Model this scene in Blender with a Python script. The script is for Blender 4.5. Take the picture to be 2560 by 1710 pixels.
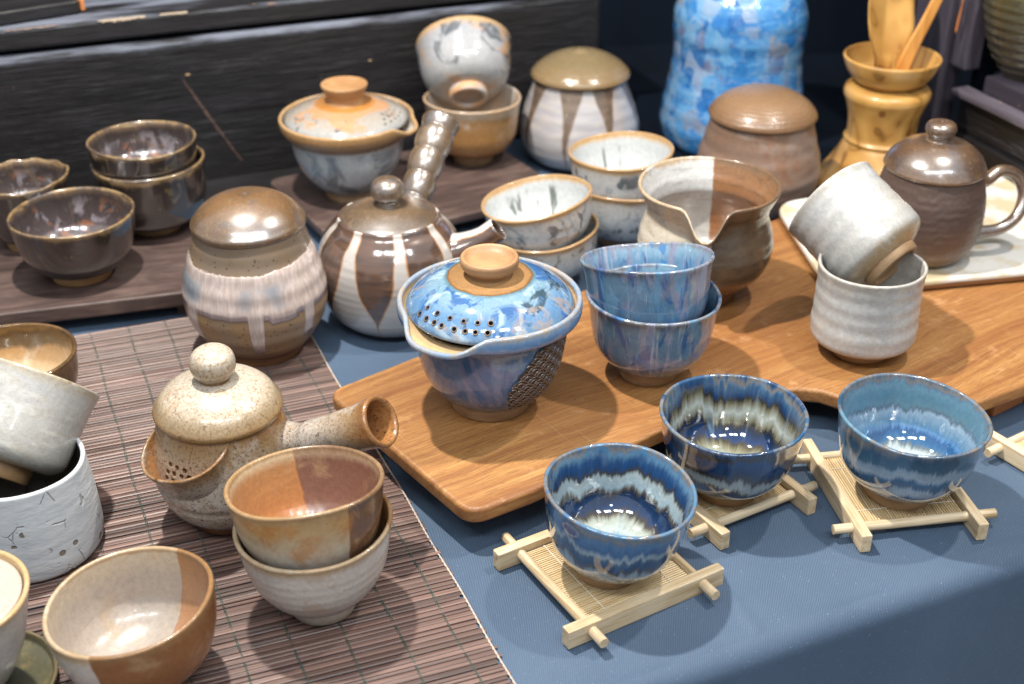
import bpy, bmesh, math, random
import numpy as np
from mathutils import Vector, Matrix, Quaternion
random.seed(7)
for o in list(bpy.data.objects):
    bpy.data.objects.remove(o)
scene = bpy.context.scene
COL = scene.collection
PI = math.pi

# ------------------------------------------------------------------ camera
cam_d = bpy.data.cameras.new('camera')
cam = bpy.data.objects.new('camera', cam_d)
COL.objects.link(cam)
cam.location = (0, 0, 0.51)
cam.rotation_euler = (math.radians(60), 0, 0)
cam_d.sensor_width = 36
cam_d.lens = 46.0
cam_d.clip_start = 0.02
cam_d.clip_end = 30
cam_d.dof.use_dof = True
cam_d.dof.focus_distance = 0.80
cam_d.dof.aperture_fstop = 7.0
scene.camera = cam

# ------------------------------------------------------------------ ambient light of the hall
world = bpy.data.worlds.new('World')
scene.world = world
world.use_nodes = True
bg = world.node_tree.nodes['Background']
wt = world.node_tree
wtc = wt.nodes.new('ShaderNodeTexCoord')
wsx = wt.nodes.new('ShaderNodeSeparateXYZ')
wrp = wt.nodes.new('ShaderNodeValToRGB')
wmr = wt.nodes.new('ShaderNodeMapRange')
wt.links.new(wtc.outputs['Generated'], wsx.inputs[0])
wt.links.new(wsx.outputs[2], wmr.inputs[0])
wmr.inputs[1].default_value = -1.0
wmr.inputs[2].default_value = 1.0
wt.links.new(wmr.outputs[0], wrp.inputs[0])
wrp.color_ramp.elements[0].position = 0.30
wrp.color_ramp.elements[0].color = (0.16, 0.15, 0.15, 1)
wrp.color_ramp.elements[1].position = 0.72
wrp.color_ramp.elements[1].color = (0.88, 0.94, 1.0, 1)
wt.links.new(wrp.outputs[0], bg.inputs['Color'])
bg.inputs['Strength'].default_value = 0.58

def aim(o, target):
    d = Vector(target) - o.location
    o.rotation_euler = d.to_track_quat('-Z', 'Y').to_euler()

def spot(name, loc, target, power, radius, color, cone=110):
    l = bpy.data.lights.new(name, 'SPOT')
    l.energy = power
    l.shadow_soft_size = radius
    l.spot_size = math.radians(cone)
    l.spot_blend = 0.6
    l.color = color
    o = bpy.data.objects.new(name, l)
    COL.objects.link(o)
    o.location = loc
    aim(o, target)

# the stall's spot lamps, a little over a metre above the table
spot('spot_lamp', (-0.25, 0.80, 1.03), (-0.10, 0.78, 0), 62.0, 0.017, (1.0, 0.95, 0.87), 130)
spot('spot_lamp', (0.50, 0.86, 1.10), (0.30, 0.85, 0), 27.0, 0.02, (1.0, 0.94, 0.85), 120)
# the row of ceiling panels above and behind the visitor
for px, py, pz, sx, sy, en in ((-0.62, -0.30, 1.55, 0.30, 0.22, 6.0), (-0.20, -0.38, 1.66, 0.16, 0.20, 3.6), (0.05, -0.36, 1.60, 0.22, 0.16, 3.8), (0.52, -0.28, 1.70, 0.34, 0.20, 6.5), (0.92, -0.10, 1.50, 0.14, 0.30, 4.0), (0.30, -0.75, 1.35, 0.12, 0.10, 1.6)):
    l = bpy.data.lights.new('ceiling_panel', 'AREA')
    l.shape = 'RECTANGLE'
    l.size = sx
    l.size_y = sy
    l.energy = en
    l.color = (0.92, 0.97, 1.0)
    o = bpy.data.objects.new('ceiling_panel', l)
    COL.objects.link(o)
    o.location = (px, py, pz)
    aim(o, (0.3 * px, 0.8, 0))

vs = scene.view_settings
vs.view_transform = 'Standard'
vs.look = 'None'
vs.exposure = 0.25
vs.gamma = 1.0
vs.use_curve_mapping = False

# ------------------------------------------------------------------ node helper
def lin(h):
    h = h.lstrip('#')
    out = []
    for i in (0, 2, 4):
        c = int(h[i:i + 2], 16) / 255
        out.append(c / 12.92 if c <= 0.04045 else ((c + 0.055) / 1.055) ** 2.4)
    return tuple(out) + (1.0,)

class NT:
    def __init__(s, name):
        s.m = bpy.data.materials.new(name)
        s.m.use_nodes = True
        s.t = s.m.node_tree
        s.b = s.t.nodes['Principled BSDF']
        s._tc = None
    def n(s, typ, **kw):
        nd = s.t.nodes.new(typ)
        for k, v in kw.items():
            setattr(nd, k, v)
        return nd
    def put(s, sock, v):
        if isinstance(v, bpy.types.NodeSocket):
            s.t.links.new(v, sock)
        elif isinstance(v, str):
            sock.default_value = lin(v)
        else:
            sock.default_value = v
    def tc(s, out='Object'):
        if not s._tc:
            s._tc = s.n('ShaderNodeTexCoord')
        return s._tc.outputs[out]
    def uv(s):
        x = s.n('ShaderNodeSeparateXYZ')
        s.put(x.inputs[0], s.tc('UV'))
        return x.outputs[0], x.outputs[1]
    def xyz(s, v=None):
        x = s.n('ShaderNodeSeparateXYZ')
        s.put(x.inputs[0], v or s.tc())
        return x.outputs
    def comb(s, a, b, c):
        x = s.n('ShaderNodeCombineXYZ')
        for i, q in enumerate((a, b, c)):
            s.put(x.inputs[i], q)
        return x.outputs[0]
    def mp(s, vec, sc=(1, 1, 1), loc=(0, 0, 0), rot=(0, 0, 0)):
        x = s.n('ShaderNodeMapping')
        s.put(x.inputs[0], vec)
        x.inputs[1].default_value = loc
        x.inputs[2].default_value = rot
        x.inputs[3].default_value = sc
        return x.outputs[0]
    def ma(s, op, a, b=0.0, c=0.0, clamp=False):
        x = s.n('ShaderNodeMath', operation=op, use_clamp=clamp)
        s.put(x.inputs[0], a); s.put(x.inputs[1], b); s.put(x.inputs[2], c)
        return x.outputs[0]
    def mr(s, v, a, b, c=0.0, d=1.0, interp='SMOOTHSTEP'):
        x = s.n('ShaderNodeMapRange', interpolation_type=interp)
        s.put(x.inputs[0], v)
        for i, q in enumerate((a, b, c, d)):
            s.put(x.inputs[i + 1], q)
        return x.outputs[0]
    def mix(s, f, a, b, blend='MIX'):
        x = s.n('ShaderNodeMix', data_type='RGBA', blend_type=blend)
        s.put(x.inputs[0], f); s.put(x.inputs[6], a); s.put(x.inputs[7], b)
        return x.outputs[2]
    def noise(s, vec, scale, detail=3.0, rough=0.5, dist=0.0):
        x = s.n('ShaderNodeTexNoise')
        s.put(x.inputs['Vector'], vec)
        x.inputs['Scale'].default_value = scale
        x.inputs['Detail'].default_value = detail
        x.inputs['Roughness'].default_value = rough
        x.inputs['Distortion'].default_value = dist
        return x.outputs[0]
    def voro(s, vec, scale, feature='F1', rnd=1.0):
        x = s.n('ShaderNodeTexVoronoi', feature=feature)
        s.put(x.inputs['Vector'], vec)
        x.inputs['Scale'].default_value = scale
        x.inputs['Randomness'].default_value = rnd
        return x.outputs[0]
    def ramp(s, f, stops, interp='LINEAR'):
        x = s.n('ShaderNodeValToRGB')
        cr = x.color_ramp
        cr.interpolation = interp
        while len(cr.elements) < len(stops):
            cr.elements.new(0.5)
        for e, (p, c) in zip(cr.elements, stops):
            e.position = p
            e.color = lin(c) if isinstance(c, str) else c
        s.put(x.inputs[0], f)
        return x.outputs[0]
    def bump(s, h, strength=0.3, dist=0.001, normal=None):
        x = s.n('ShaderNodeBump')
        x.inputs['Strength'].default_value = strength
        x.inputs['Distance'].default_value = dist
        s.put(x.inputs['Height'], h)
        if normal is not None:
            s.put(x.inputs['Normal'], normal)
        return x.outputs[0]
    def rnd(s):
        return s.n('ShaderNodeObjectInfo').outputs['Random']
    def out(s, color, rough=0.4, normal=None, metal=0.0, spec=0.5, coat=0.0, coat_rough=0.08, coat_ior=1.5):
        s.put(s.b.inputs['Coat IOR'], coat_ior)
        s.put(s.b.inputs['Base Color'], color)
        s.put(s.b.inputs['Roughness'], rough)
        s.put(s.b.inputs['Metallic'], metal)
        s.put(s.b.inputs['Specular IOR Level'], spec)
        s.put(s.b.inputs['Coat Weight'], coat)
        s.put(s.b.inputs['Coat Roughness'], coat_rough)
        if normal is not None:
            s.put(s.b.inputs['Normal'], normal)
        return s.m

# ------------------------------------------------------------------ glazes
VMAX = 2.4     # profile coordinate: 0 foot, 1 rim, 2 inner floor
def glaze(name, stops, amp=0.08, flow=(45, 9), fine=0.03, fflow=(330, 30), speck=None, mott=None,
          rough=0.16, bumps=(260, 0.15), split=None, coat=0.0, spec=0.5, rings=0.0, seed=0.0, rough_var=0.0, broad=None, coat_ior=1.5, coat_rough=0.08):
    t = NT(name)
    u, v = t.uv()
    off = (seed * 1.37, seed * 0.71, seed * 2.13)
    P = t.mp(t.tc(), (1, 1, 1), off)
    xy = t.xyz()
    nv = t.n('ShaderNodeVectorMath', operation='NORMALIZE')
    t.put(nv.inputs[0], t.comb(xy[0], xy[1], 0.0))
    Q = t.xyz(nv.outputs[0])
    Q = t.comb(t.ma('ADD', Q[0], off[0]), t.ma('ADD', Q[1], off[1]), t.ma('ADD', v, off[2]))
    n1 = t.noise(t.mp(Q, (flow[0] * 0.042, flow[0] * 0.042, flow[1] * 0.06)), 1.0, 3.0, 0.55)
    n2 = t.noise(t.mp(Q, (fflow[0] * 0.042, fflow[0] * 0.042, fflow[1] * 0.06)), 1.0, 4.0, 0.65)
    v2 = t.ma('ADD', v, t.ma('MULTIPLY', t.ma('SUBTRACT', n1, 0.5), 2 * amp))
    v2 = t.ma('ADD', v2, t.ma('MULTIPLY', t.ma('SUBTRACT', n2, 0.5), 2 * fine))
    if broad:
        nb = t.noise(t.mp(Q, (broad[1] * 0.042, broad[1] * 0.042, broad[2] * 0.06)), 1.0, 2.0, 0.5, 0.6)
        v2 = t.ma('ADD', v2, t.ma('MULTIPLY', t.ma('SUBTRACT', nb, 0.5), 2 * broad[0]))
    f = t.ma('DIVIDE', v2, VMAX)
    sc = lambda st: [(p / VMAX, c) for p, c in st]
    col = t.ramp(f, sc(stops))
    if split:
        ang, offs, stops2 = split
        x = t.xyz()
        d = t.ma('ADD', t.ma('MULTIPLY', x[0], math.cos(ang)), t.ma('MULTIPLY', x[1], math.sin(ang)))
        d = t.ma('ADD', d, t.ma('MULTIPLY', t.ma('SUBTRACT', t.noise(P, 45.0, 5.0, 0.65), 0.5), 0.0055))
        mk = t.mr(d, offs - 0.0007, offs + 0.0007)
        col = t.mix(mk, col, t.ramp(f, sc(stops2)))
        edge = t.mr(t.ma('ABSOLUTE', t.ma('SUBTRACT', d, offs)), 0.0, 0.0007, 0.55, 0.0)
        col = t.mix(edge, col, '#8a5a34')
    for mt in (mott or []):
        c2, scl, lo, hi, amt = mt[:5]
        st = mt[5] if len(mt) > 5 else (1, 1, 1)
        dist = mt[6] if len(mt) > 6 else 0.6
        if st[2] < 0.5:
            vec = t.mp(Q, (scl * st[0] * 0.042, scl * st[1] * 0.042, scl * st[2] * 0.06), (seed + lo * 9, 3 * hi, 0))
        else:
            vec = t.mp(P, (scl * st[0], scl * st[1], scl * st[2]), (seed + lo * 9, 3 * hi, 0))
        mk = t.mr(t.noise(vec, 1.0, 4.0, 0.6, dist), lo, hi, 0.0, amt)
        if len(mt) > 7:
            v0, v1, v3, v4 = mt[7]
            mk = t.ma('MULTIPLY', mk, t.ma('MULTIPLY', t.mr(v2, v0, v1), t.mr(v2, v3, v4, 1.0, 0.0)))
        col = t.mix(mk, col, c2)
    if speck:
        for c2, scl, thr, amt in speck:
            cell = t.voro(P, scl)
            gate = t.noise(P, scl * 0.55, 1.0)
            mk = t.ma('MULTIPLY', t.mr(cell, thr, thr * 0.55), t.mr(gate, 0.5, 0.56))
            col = t.mix(t.ma('MULTIPLY', mk, amt), col, c2)
    gr = t.mr(t.noise(P, 330.0, 5.0, 0.75), 0.3, 0.7, 0.88, 1.09)
    col = t.mix(1.0, col, t.comb(gr, gr, gr), 'MULTIPLY')
    bn = t.noise(P, bumps[0], 3.0, 0.55)
    bl = t.noise(t.mp(P, (25, 25, 90)), 1.0, 2.0, 0.5)
    hgt = t.ma('ADD', t.ma('MULTIPLY', bn, 0.4), bl)
    pin = t.ma('MULTIPLY', t.mr(t.voro(P, 620.0), 0.18, 0.08), t.mr(t.noise(P, 170.0, 1.0), 0.52, 0.58))
    hgt = t.ma('SUBTRACT', hgt, t.ma('MULTIPLY', pin, 0.5))
    nrm = t.bump(hgt, bumps[1] * 1.35, 0.0012)
    col = t.mix(t.ma('MULTIPLY', pin, 0.45), col, '#2c2420')
    if rings:
        w = t.ma('SINE', t.ma('MULTIPLY', v2, rings))
        nrm = t.bump(w, 0.25, 0.0004, nrm)
    r = rough
    if rough_var:
        r = t.ma('ADD', rough, t.ma('MULTIPLY', t.ma('SUBTRACT', t.noise(P, 60.0, 3.0), 0.5), rough_var))
    return t.out(col, r, nrm, 0.0, spec, coat, coat_rough, coat_ior)

def clay(name, c1, c2, rough=0.62, rings=0.0):
    t = NT(name)
    P = t.tc()
    n = t.noise(P, 220.0, 4.0, 0.65)
    g = t.noise(t.mp(P, (40, 40, 160)), 1.0, 3.0)
    col = t.mix(t.mr(g, 0.3, 0.7), c1, c2)
    col = t.mix(t.mr(t.noise(P, 1100.0, 2.0), 0.6, 0.72, 0, 0.5), col, '#5d4530')
    nrm = t.bump(t.ma('ADD', n, t.ma('MULTIPLY', g, 0.6)), 0.35, 0.0008)
    return t.out(col, rough, nrm)

def wood(name, c1, c2, c3, axis=0, freq=60.0, stretch=14.0, rough=0.45, bump=0.2, ring=True, worn=None, spec=0.4, rnd=0.0, pores=0.0):
    t = NT(name)
    P = t.tc()
    if rnd:
        r = t.rnd()
        P = t.n('ShaderNodeVectorMath', operation='ADD').outputs[0] if False else P
        x = t.xyz(P)
        P = t.comb(t.ma('ADD', x[0], t.ma('MULTIPLY', r, 7.3)), t.ma('ADD', x[1], t.ma('MULTIPLY', r, 3.1)), x[2])
    sc = [freq, freq, freq]
    sc[axis] = freq / stretch
    n1 = t.noise(t.mp(P, tuple(sc)), 1.0, 5.0, 0.6, 0.7)
    n2 = t.noise(t.mp(P, tuple(q * 5 for q in sc)), 1.0, 3.0, 0.6)
    col = t.ramp(n1, [(0.28, c1), (0.5, c2), (0.72, c3)])
    col = t.mix(t.mr(n2, 0.45, 0.72, 0.0, 0.55), col, c1)
    big = t.noise(P, freq * 0.12, 2.0)
    col = t.mix(t.mr(big, 0.4, 0.65, 0.0, 0.4), col, c3)
    if rnd:
        hs = t.n('ShaderNodeHueSaturation')
        t.put(hs.inputs['Value'], t.ma('ADD', 1 - rnd, t.ma('MULTIPLY', t.rnd(), 2 * rnd)))
        t.put(hs.inputs['Color'], col)
        col = hs.outputs[0]
    if pores:
        q = [1500.0] * 3
        q[axis] = 110.0
        pm = t.mr(t.noise(t.mp(P, tuple(q)), 1.0, 1.0), 0.62, 0.70, 0.0, pores)
        col = t.mix(pm, col, c1)
    if worn:
        wn = t.noise(t.mp(P, tuple(q * 0.7 for q in sc)), 1.0, 6.0, 0.7)
        col = t.mix(t.mr(wn, 0.60, 0.72, 0.0, worn[1]), col, worn[0])
    nrm = t.bump(t.ma('ADD', n2, n1), bump, 0.0008)
    return t.out(col, t.mr(n2, 0.2, 0.8, rough - 0.07, rough + 0.1), nrm, 0, spec)

# ------------------------------------------------------------------ mesh helpers
def link(name, me, mat, parent=None, smooth=True):
    o = bpy.data.objects.new(name, me)
    COL.objects.link(o)
    if mat is not None and not me.materials:
        me.materials.append(mat)
    if smooth:
        me.polygons.foreach_set('use_smooth', [True] * len(me.polygons))
    if parent is not None:
        o.parent = parent
    return o

def tag(o, label, cat, group=None):
    o['label'] = label
    o['category'] = cat
    if group:
        o['group'] = group
    return o

def thing(name, label, cat, loc=(0, 0, 0), rotz=0.0, group=None, axis=None):
    o = bpy.data.objects.new(name, None)
    o.empty_display_size = 0.02
    COL.objects.link(o)
    o.location = loc
    q = Quaternion((0, 0, 1), rotz)
    if axis is not None:
        q = Vector((0, 0, 1)).rotation_difference(Vector(axis).normalized()) @ q
    o.rotation_mode = 'QUATERNION'
    o.rotation_quaternion = q
    return tag(o, label, cat, group)

def mesh(name, verts, faces, uvs=None):
    me = bpy.data.meshes.new(name)
    me.from_pydata(verts, [], faces)
    if uvs is not None:
        lay = me.uv_layers.new(name='UVMap')
        lay.data.foreach_set('uv', [c for uv in uvs for c in uv])
    me.update()
    return me

def spline(pts, n=60):
    """Catmull-Rom through 2D or 3D points, evenly spaced along the curve."""
    P = np.array(pts, float)
    Q = np.vstack([2 * P[0] - P[1], P, 2 * P[-1] - P[-2]])
    res = []
    for i in range(1, len(Q) - 2):
        p0, p1, p2, p3 = Q[i - 1], Q[i], Q[i + 1], Q[i + 2]
        d = [max(np.linalg.norm(b - a), 1e-9) ** 0.5 for a, b in ((p0, p1), (p1, p2), (p2, p3))]
        t0, t1 = 0, d[0]
        t2 = t1 + d[1]; t3 = t2 + d[2]
        for t in np.linspace(t1, t2, 16, endpoint=False):
            a1 = (t1 - t) / (t1 - t0) * p0 + (t - t0) / (t1 - t0) * p1
            a2 = (t2 - t) / (t2 - t1) * p1 + (t - t1) / (t2 - t1) * p2
            a3 = (t3 - t) / (t3 - t2) * p2 + (t - t2) / (t3 - t2) * p3
            b1 = (t2 - t) / (t2 - t0) * a1 + (t - t0) / (t2 - t0) * a2
            b2 = (t3 - t) / (t3 - t1) * a2 + (t - t1) / (t3 - t1) * a3
            res.append((t2 - t) / (t2 - t1) * b1 + (t - t1) / (t2 - t1) * b2)
    res.append(P[-1])
    R = np.array(res)
    L = np.concatenate([[0], np.cumsum(np.linalg.norm(np.diff(R, axis=0), axis=1))])
    s = np.linspace(0, L[-1], n)
    return np.stack([np.interp(s, L, R[:, k]) for k in range(R.shape[1])], 1)

def revolve(name, prof, mat, parent, seg=96, wob=0.0, zwob=0.0, deform=None, seed=0):
    """prof: (r, z, v) in metres from the outside bottom, over the rim, to the inside bottom."""
    rr = random.Random(seed)
    ph = [rr.uniform(0, 6.28) for _ in range(5)]
    V, F, U = [], [], []
    start = {}
    n = len(prof)
    for i, (r, z, v) in enumerate(prof):
        if r < 1e-6:
            start[i] = (len(V), True)
            V.append((0, 0, z))
            continue
        start[i] = (len(V), False)
        for j in range(seg):
            th = 2 * PI * j / seg
            k = 1 + wob * (math.sin(2 * th + ph[0]) + 0.5 * math.sin(3 * th + ph[1]) + 0.3 * math.sin(5 * th + ph[2] + 40 * z))
            zz = z + zwob * min(1.0, max(0.0, 1 - abs(v - 1))) * (math.sin(2 * th + ph[3]) + 0.5 * math.sin(3 * th + ph[4]))
            r2 = r * k
            if deform:
                r2, zz = deform(th, r2, zz, v)
            V.append((r2 * math.cos(th), r2 * math.sin(th), zz))
    for i in range(n - 1):
        (a, ap), (b, bp) = start[i], start[i + 1]
        va, vb = prof[i][2], prof[i + 1][2]
        for j in range(seg):
            j2 = (j + 1) % seg
            u0, u1 = j / seg, (j + 1) / seg
            if ap and bp:
                continue
            if ap:
                F.append((a, b + j2, b + j)); U += [((u0 + u1) / 2, va), (u1, vb), (u0, vb)]
            elif bp:
                F.append((a + j, a + j2, b)); U += [(u0, va), (u1, va), ((u0 + u1) / 2, vb)]
            else:
                F.append((a + j, a + j2, b + j2, b + j)); U += [(u0, va), (u1, va), (u1, vb), (u0, vb)]
    me = mesh(name, V, F, U)
    return link(name, me, mat, parent)

def shell(outer, thick, floor, ridge=None, n=70, ledge=None):
    """closed vessel profile (mm) -> (r,z,v) in metres: outside, rounded rim, inside."""
    O = spline(outer, n)
    H = O[-1][1]
    if ridge:
        amp, pitch, z0, z1 = ridge
        for p in O:
            if z0 < p[1] < z1:
                e = min(1, (p[1] - z0) / 5, (z1 - p[1]) / 5)
                p[0] += amp * e * math.sin(2 * PI * p[1] / pitch)
    out = [(0.0, O[0][1], 0.0)] + [(p[0], p[1], max(0.0, p[1] / H)) for p in O]
    ro = O[-1][0]
    th = thick * 0.85
    for k in range(1, 6):
        a = PI * k / 6
        out.append((ro - th / 2 + th / 2 * math.cos(a), H + th / 2 * math.sin(a), 1.0 + 0.002 * (k - 3)))
    zs, rs = [], []
    prevz = -1e9
    for p in O:
        if p[1] > prevz + 1e-3:
            zs.append(p[1]); rs.append(p[0]); prevz = p[1]
    def wall(z, s):
        r = np.interp(z, zs, rs) - thick * (0.85 + 0.25 * s)
        if ledge and z < ledge[0]:
            r = min(r, ledge[1]) if z < ledge[0] - 1.2 else r - max(0.0, r - ledge[1]) * (ledge[0] - z) / 1.2
        return max(r, 1.0)
    m = 40
    cut = 0.66
    for k in range(m + 1):
        s = cut * k / m
        z = H - (H - floor) * s
        out.append((wall(z, s), z, 2 - z / H))
    zc = H - (H - floor) * cut
    rw, r0 = wall(zc, cut), wall(zc + 0.06 * H, cut)
    w2 = wall(floor + 0.45 * (zc - floor), 0.9)
    ctl = [(r0, zc + 0.06 * H), (rw, zc), (w2 * 0.93, floor + 0.45 * (zc - floor)), (w2 * 0.66, floor + 0.13 * (zc - floor)), (w2 * 0.34, floor + 0.02 * (zc - floor)), (0.0, floor)]
    B = spline(ctl, 60)
    vf = 2 - zc / H
    k0 = int(np.argmin(np.abs(B[:, 1] - zc)))
    Bn = B[k0 + 1:]
    Lb = np.cumsum(np.linalg.norm(np.diff(B[k0:], axis=0), axis=1))
    for p, l in zip(Bn[::2], Lb[::2]):
        out.append((max(p[0], 0.2), p[1], vf + (2.28 - vf) * l / Lb[-1]))
    out.append((0.0, floor, 2.3))
    return [(r / 1000, z / 1000, v) for r, z, v in out]

def solid(outer, n=50, vscale=1.0):
    """solid of revolution (mm) from (r,z) control points; v follows the length."""
    O = spline(outer, n)
    L = np.concatenate([[0], np.cumsum(np.linalg.norm(np.diff(O, axis=0), axis=1))])
    L = L / L[-1] * vscale
    pr = []
    if O[0][0] > 0.01:
        pr.append((0.0, O[0][1] / 1000, 0.0))
    for p, l in zip(O, L):
        pr.append((max(p[0], 0) / 1000, p[1] / 1000, l))
    if O[-1][0] > 0.01:
        pr.append((0.0, O[-1][1] / 1000, vscale))
    return pr

def lidprof(outer, thick=3.0, n=50):
    """lid: dome profile from the edge to the middle, closed underneath with real thickness."""
    O = spline(outer, n)
    L = np.concatenate([[0], np.cumsum(np.linalg.norm(np.diff(O, axis=0), axis=1))])
    L = L / L[-1]
    under = [(max(p[0] - thick * 0.9, 0.0) if p[0] > thick else 0.0, p[1] - thick * (0.25 + 0.75 * l)) for p, l in zip(O, L)]
    under = [u for u in under if u[0] > 0.5]
    pr = [(0.0, under[-1][1] / 1000, 0.0)]
    for u in reversed(under[::3]):
        pr.append((u[0] / 1000, u[1] / 1000, 0.0))
    for p, l in zip(O, L):
        pr.append((max(p[0], 0) / 1000, p[1] / 1000, l))
    if O[-1][0] > 0.01:
        pr.append((0.0, O[-1][1] / 1000, 1.0))
    return pr

def tube(name, path, radii, mat, parent, n=60, seg=32, hollow=None, flat=1.0, mod=None, closed_start=True, up=(0, 0, 1)):
    """swept tube along path (mm); hollow=(wall, depth) opens the far end."""
    C = spline([tuple(p) + (r,) for p, r in zip(path, radii)], n)
    P, Rr = C[:, :3], C[:, 3].copy()
    if mod:
        for i in range(n):
            Rr[i] += mod(i / (n - 1))
    T = np.gradient(P, axis=0)
    T /= np.linalg.norm(T, axis=1)[:, None]
    rings = [(P[i], T[i], Rr[i], i / (n - 1)) for i in range(n)]
    if hollow:
        w, dep = hollow
        e, t, r = P[-1], T[-1], Rr[-1]
        rings.append((e + t * w * 0.35, t, r - w * 0.25, 1.0))
        rings.append((e + t * w * 0.35, t, r - w * 0.75, 1.02))
        rings.append((e, t, r - w, 1.04))
        k = n - 1
        L = 0
        while k > 0 and L < dep:
            L += np.linalg.norm(P[k] - P[k - 1]); k -= 1
            rings.append((P[k], T[k], max(Rr[k] - w, 0.6), 1.04 + 0.4 * L / dep))
    V, F, U = [], [], []
    ref = Vector(up)
    prev = None
    for (p, t, r, v) in rings:
        t = Vector(t)
        a = ref - t * ref.dot(t)
        if a.length < 1e-3:
            a = Vector((1, 0, 0)) - t * t.x
        a.normalize()
        b = t.cross(a)
        for j in range(seg):
            th = 2 * PI * j / seg
            q = Vector(p) + a * (r * flat * math.cos(th)) + b * (r * math.sin(th))
            V.append(tuple(q / 1000))
    m = len(rings)
    for i in range(m - 1):
        for j in range(seg):
            j2 = (j + 1) % seg
            F.append((i * seg + j, i * seg + j2, (i + 1) * seg + j2, (i + 1) * seg + j))
            u0, u1 = j / seg, (j + 1) / seg
            U += [(u0, rings[i][3]), (u1, rings[i][3]), (u1, rings[i + 1][3]), (u0, rings[i + 1][3])]
    for base, rev in ((0, True), ((m - 1) * seg, False)):
        idx = list(range(base, base + seg))
        F.append(tuple(idx if not rev else idx[::-1]))
        U += [(0.5, rings[0 if rev else -1][3])] * seg
    me = mesh(name, V, F, U)
    o = link(name, me, mat, parent)
    return o

def slab(name, outline, z0, z1, mat, parent, bevel=0.003, smooth_pts=None, lip=None, seg=4):
    """plate of any outline (metres, counter-clockwise) with rounded edges."""
    bm = bmesh.new()
    vs_ = [bm.verts.new((x, y, z0)) for x, y in outline]
    f = bm.faces.new(vs_)
    if f.normal.z > 0 or sum((outline[i][0] * outline[(i + 1) % len(outline)][1] - outline[(i + 1) % len(outline)][0] * outline[i][1]) for i in range(len(outline))) > 0:
        pass
    ext = bmesh.ops.extrude_face_region(bm, geom=[f])
    up_v = [g for g in ext['geom'] if isinstance(g, bmesh.types.BMVert)]
    for v in up_v:
        v.co.z = z1
    bm.normal_update()
    bmesh.ops.recalc_face_normals(bm, faces=bm.faces)
    if lip:
        top = max(bm.faces, key=lambda q: q.calc_center_median().z * 1000 + q.normal.z)
        bmesh.ops.inset_region(bm, faces=[top], thickness=lip[0], depth=0)
        for v in top.verts:
            v.co.z -= lip[1]
        bmesh.ops.inset_region(bm, faces=[top], thickness=lip[2], depth=0)
        for v in top.verts:
            v.co.z -= lip[1] * 0.4
    else:
        pass
    me = bpy.data.meshes.new(name)
    bm.to_mesh(me); bm.free()
    o = link(name, me, mat, parent, smooth=False)
    b = o.modifiers.new('round', 'BEVEL')
    b.width = bevel; b.segments = seg; b.limit_method = 'ANGLE'; b.angle_limit = math.radians(40)
    me.polygons.foreach_set('use_smooth', [True] * len(me.polygons))
    o.modifiers.new('wn', 'WEIGHTED_NORMAL').keep_sharp = True
    return o

def box(name, size, mat, parent=None, loc=(0, 0, 0), rot=(0, 0, 0), bevel=0.001, warp=0.0, cuts=0):
    bm = bmesh.new()
    bmesh.ops.create_cube(bm, size=1.0)
    for v in bm.verts:
        v.co = Vector((v.co.x * size[0], v.co.y * size[1], v.co.z * size[2]))
    if bevel:
        bmesh.ops.bevel(bm, geom=list(bm.edges), offset=bevel, segments=2, affect='EDGES', profile=0.6)
    if warp:
        rr = random.Random(hash(name) % 99)
        for v in bm.verts:
            v.co += Vector((rr.uniform(-1, 1), rr.uniform(-1, 1), rr.uniform(-1, 1))) * warp
    me = bpy.data.meshes.new(name)
    bm.to_mesh(me); bm.free()
    o = link(name, me, mat, parent, smooth=False)
    o.location = loc
    o.rotation_euler = rot
    return o

def smooth_outline(pts, n, rounds=0):
    P = list(pts)
    for _ in range(rounds):
        Q = []
        for i in range(len(P)):
            a, b = P[i], P[(i + 1) % len(P)]
            Q.append((a[0] * 0.75 + b[0] * 0.25, a[1] * 0.75 + b[1] * 0.25))
            Q.append((a[0] * 0.25 + b[0] * 0.75, a[1] * 0.25 + b[1] * 0.75))
        P = Q
    return P

def fillet(pts, rads, seg=6):
    """round the corners of a polygon."""
    out = []
    n = len(pts)
    for i, p in enumerate(pts):
        a, c = Vector(pts[i - 1]), Vector(pts[(i + 1) % n])
        p = Vector(p)
        r = rads[i] if isinstance(rads, (list, tuple)) else rads
        if r <= 0:
            out.append(tuple(p)); continue
        d1, d2 = (a - p).normalized(), (c - p).normalized()
        p1, p2 = p + d1 * r, p + d2 * r
        for k in range(seg + 1):
            t = k / seg
            out.append(tuple((1 - t) ** 2 * p1 + 2 * t * (1 - t) * p + t * t * p2))
    return out

def cut_holes(obj, cyls):
    """drill real holes: cyls = (centre, direction, radius, length) in the object's own space."""
    bm = bmesh.new()
    for c, d, r, L in cyls:
        q = Vector((0, 0, 1)).rotation_difference(Vector(d).normalized()).to_matrix().to_4x4()
        bmesh.ops.create_cone(bm, cap_ends=True, segments=14, radius1=r, radius2=r, depth=L,
                              matrix=Matrix.Translation(Vector(c)) @ q)
    me = bpy.data.meshes.new('drill'); bm.to_mesh(me); bm.free()
    k = bpy.data.objects.new('drill', me)
    COL.objects.link(k)
    sav = obj.parent
    obj.parent = None
    md = obj.modifiers.new('holes', 'BOOLEAN')
    md.operation = 'DIFFERENCE'; md.object = k; md.solver = 'EXACT'
    bpy.context.view_layer.update()
    dg = bpy.context.evaluated_depsgraph_get()
    new = bpy.data.meshes.new_from_object(obj.evaluated_get(dg), preserve_all_data_layers=True, depsgraph=dg)
    ok = len(new.polygons) > len(obj.data.polygons) * 0.8
    obj.modifiers.clear()
    if ok:
        obj.data = new
    bpy.data.objects.remove(k)
    obj.parent = sav

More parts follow.
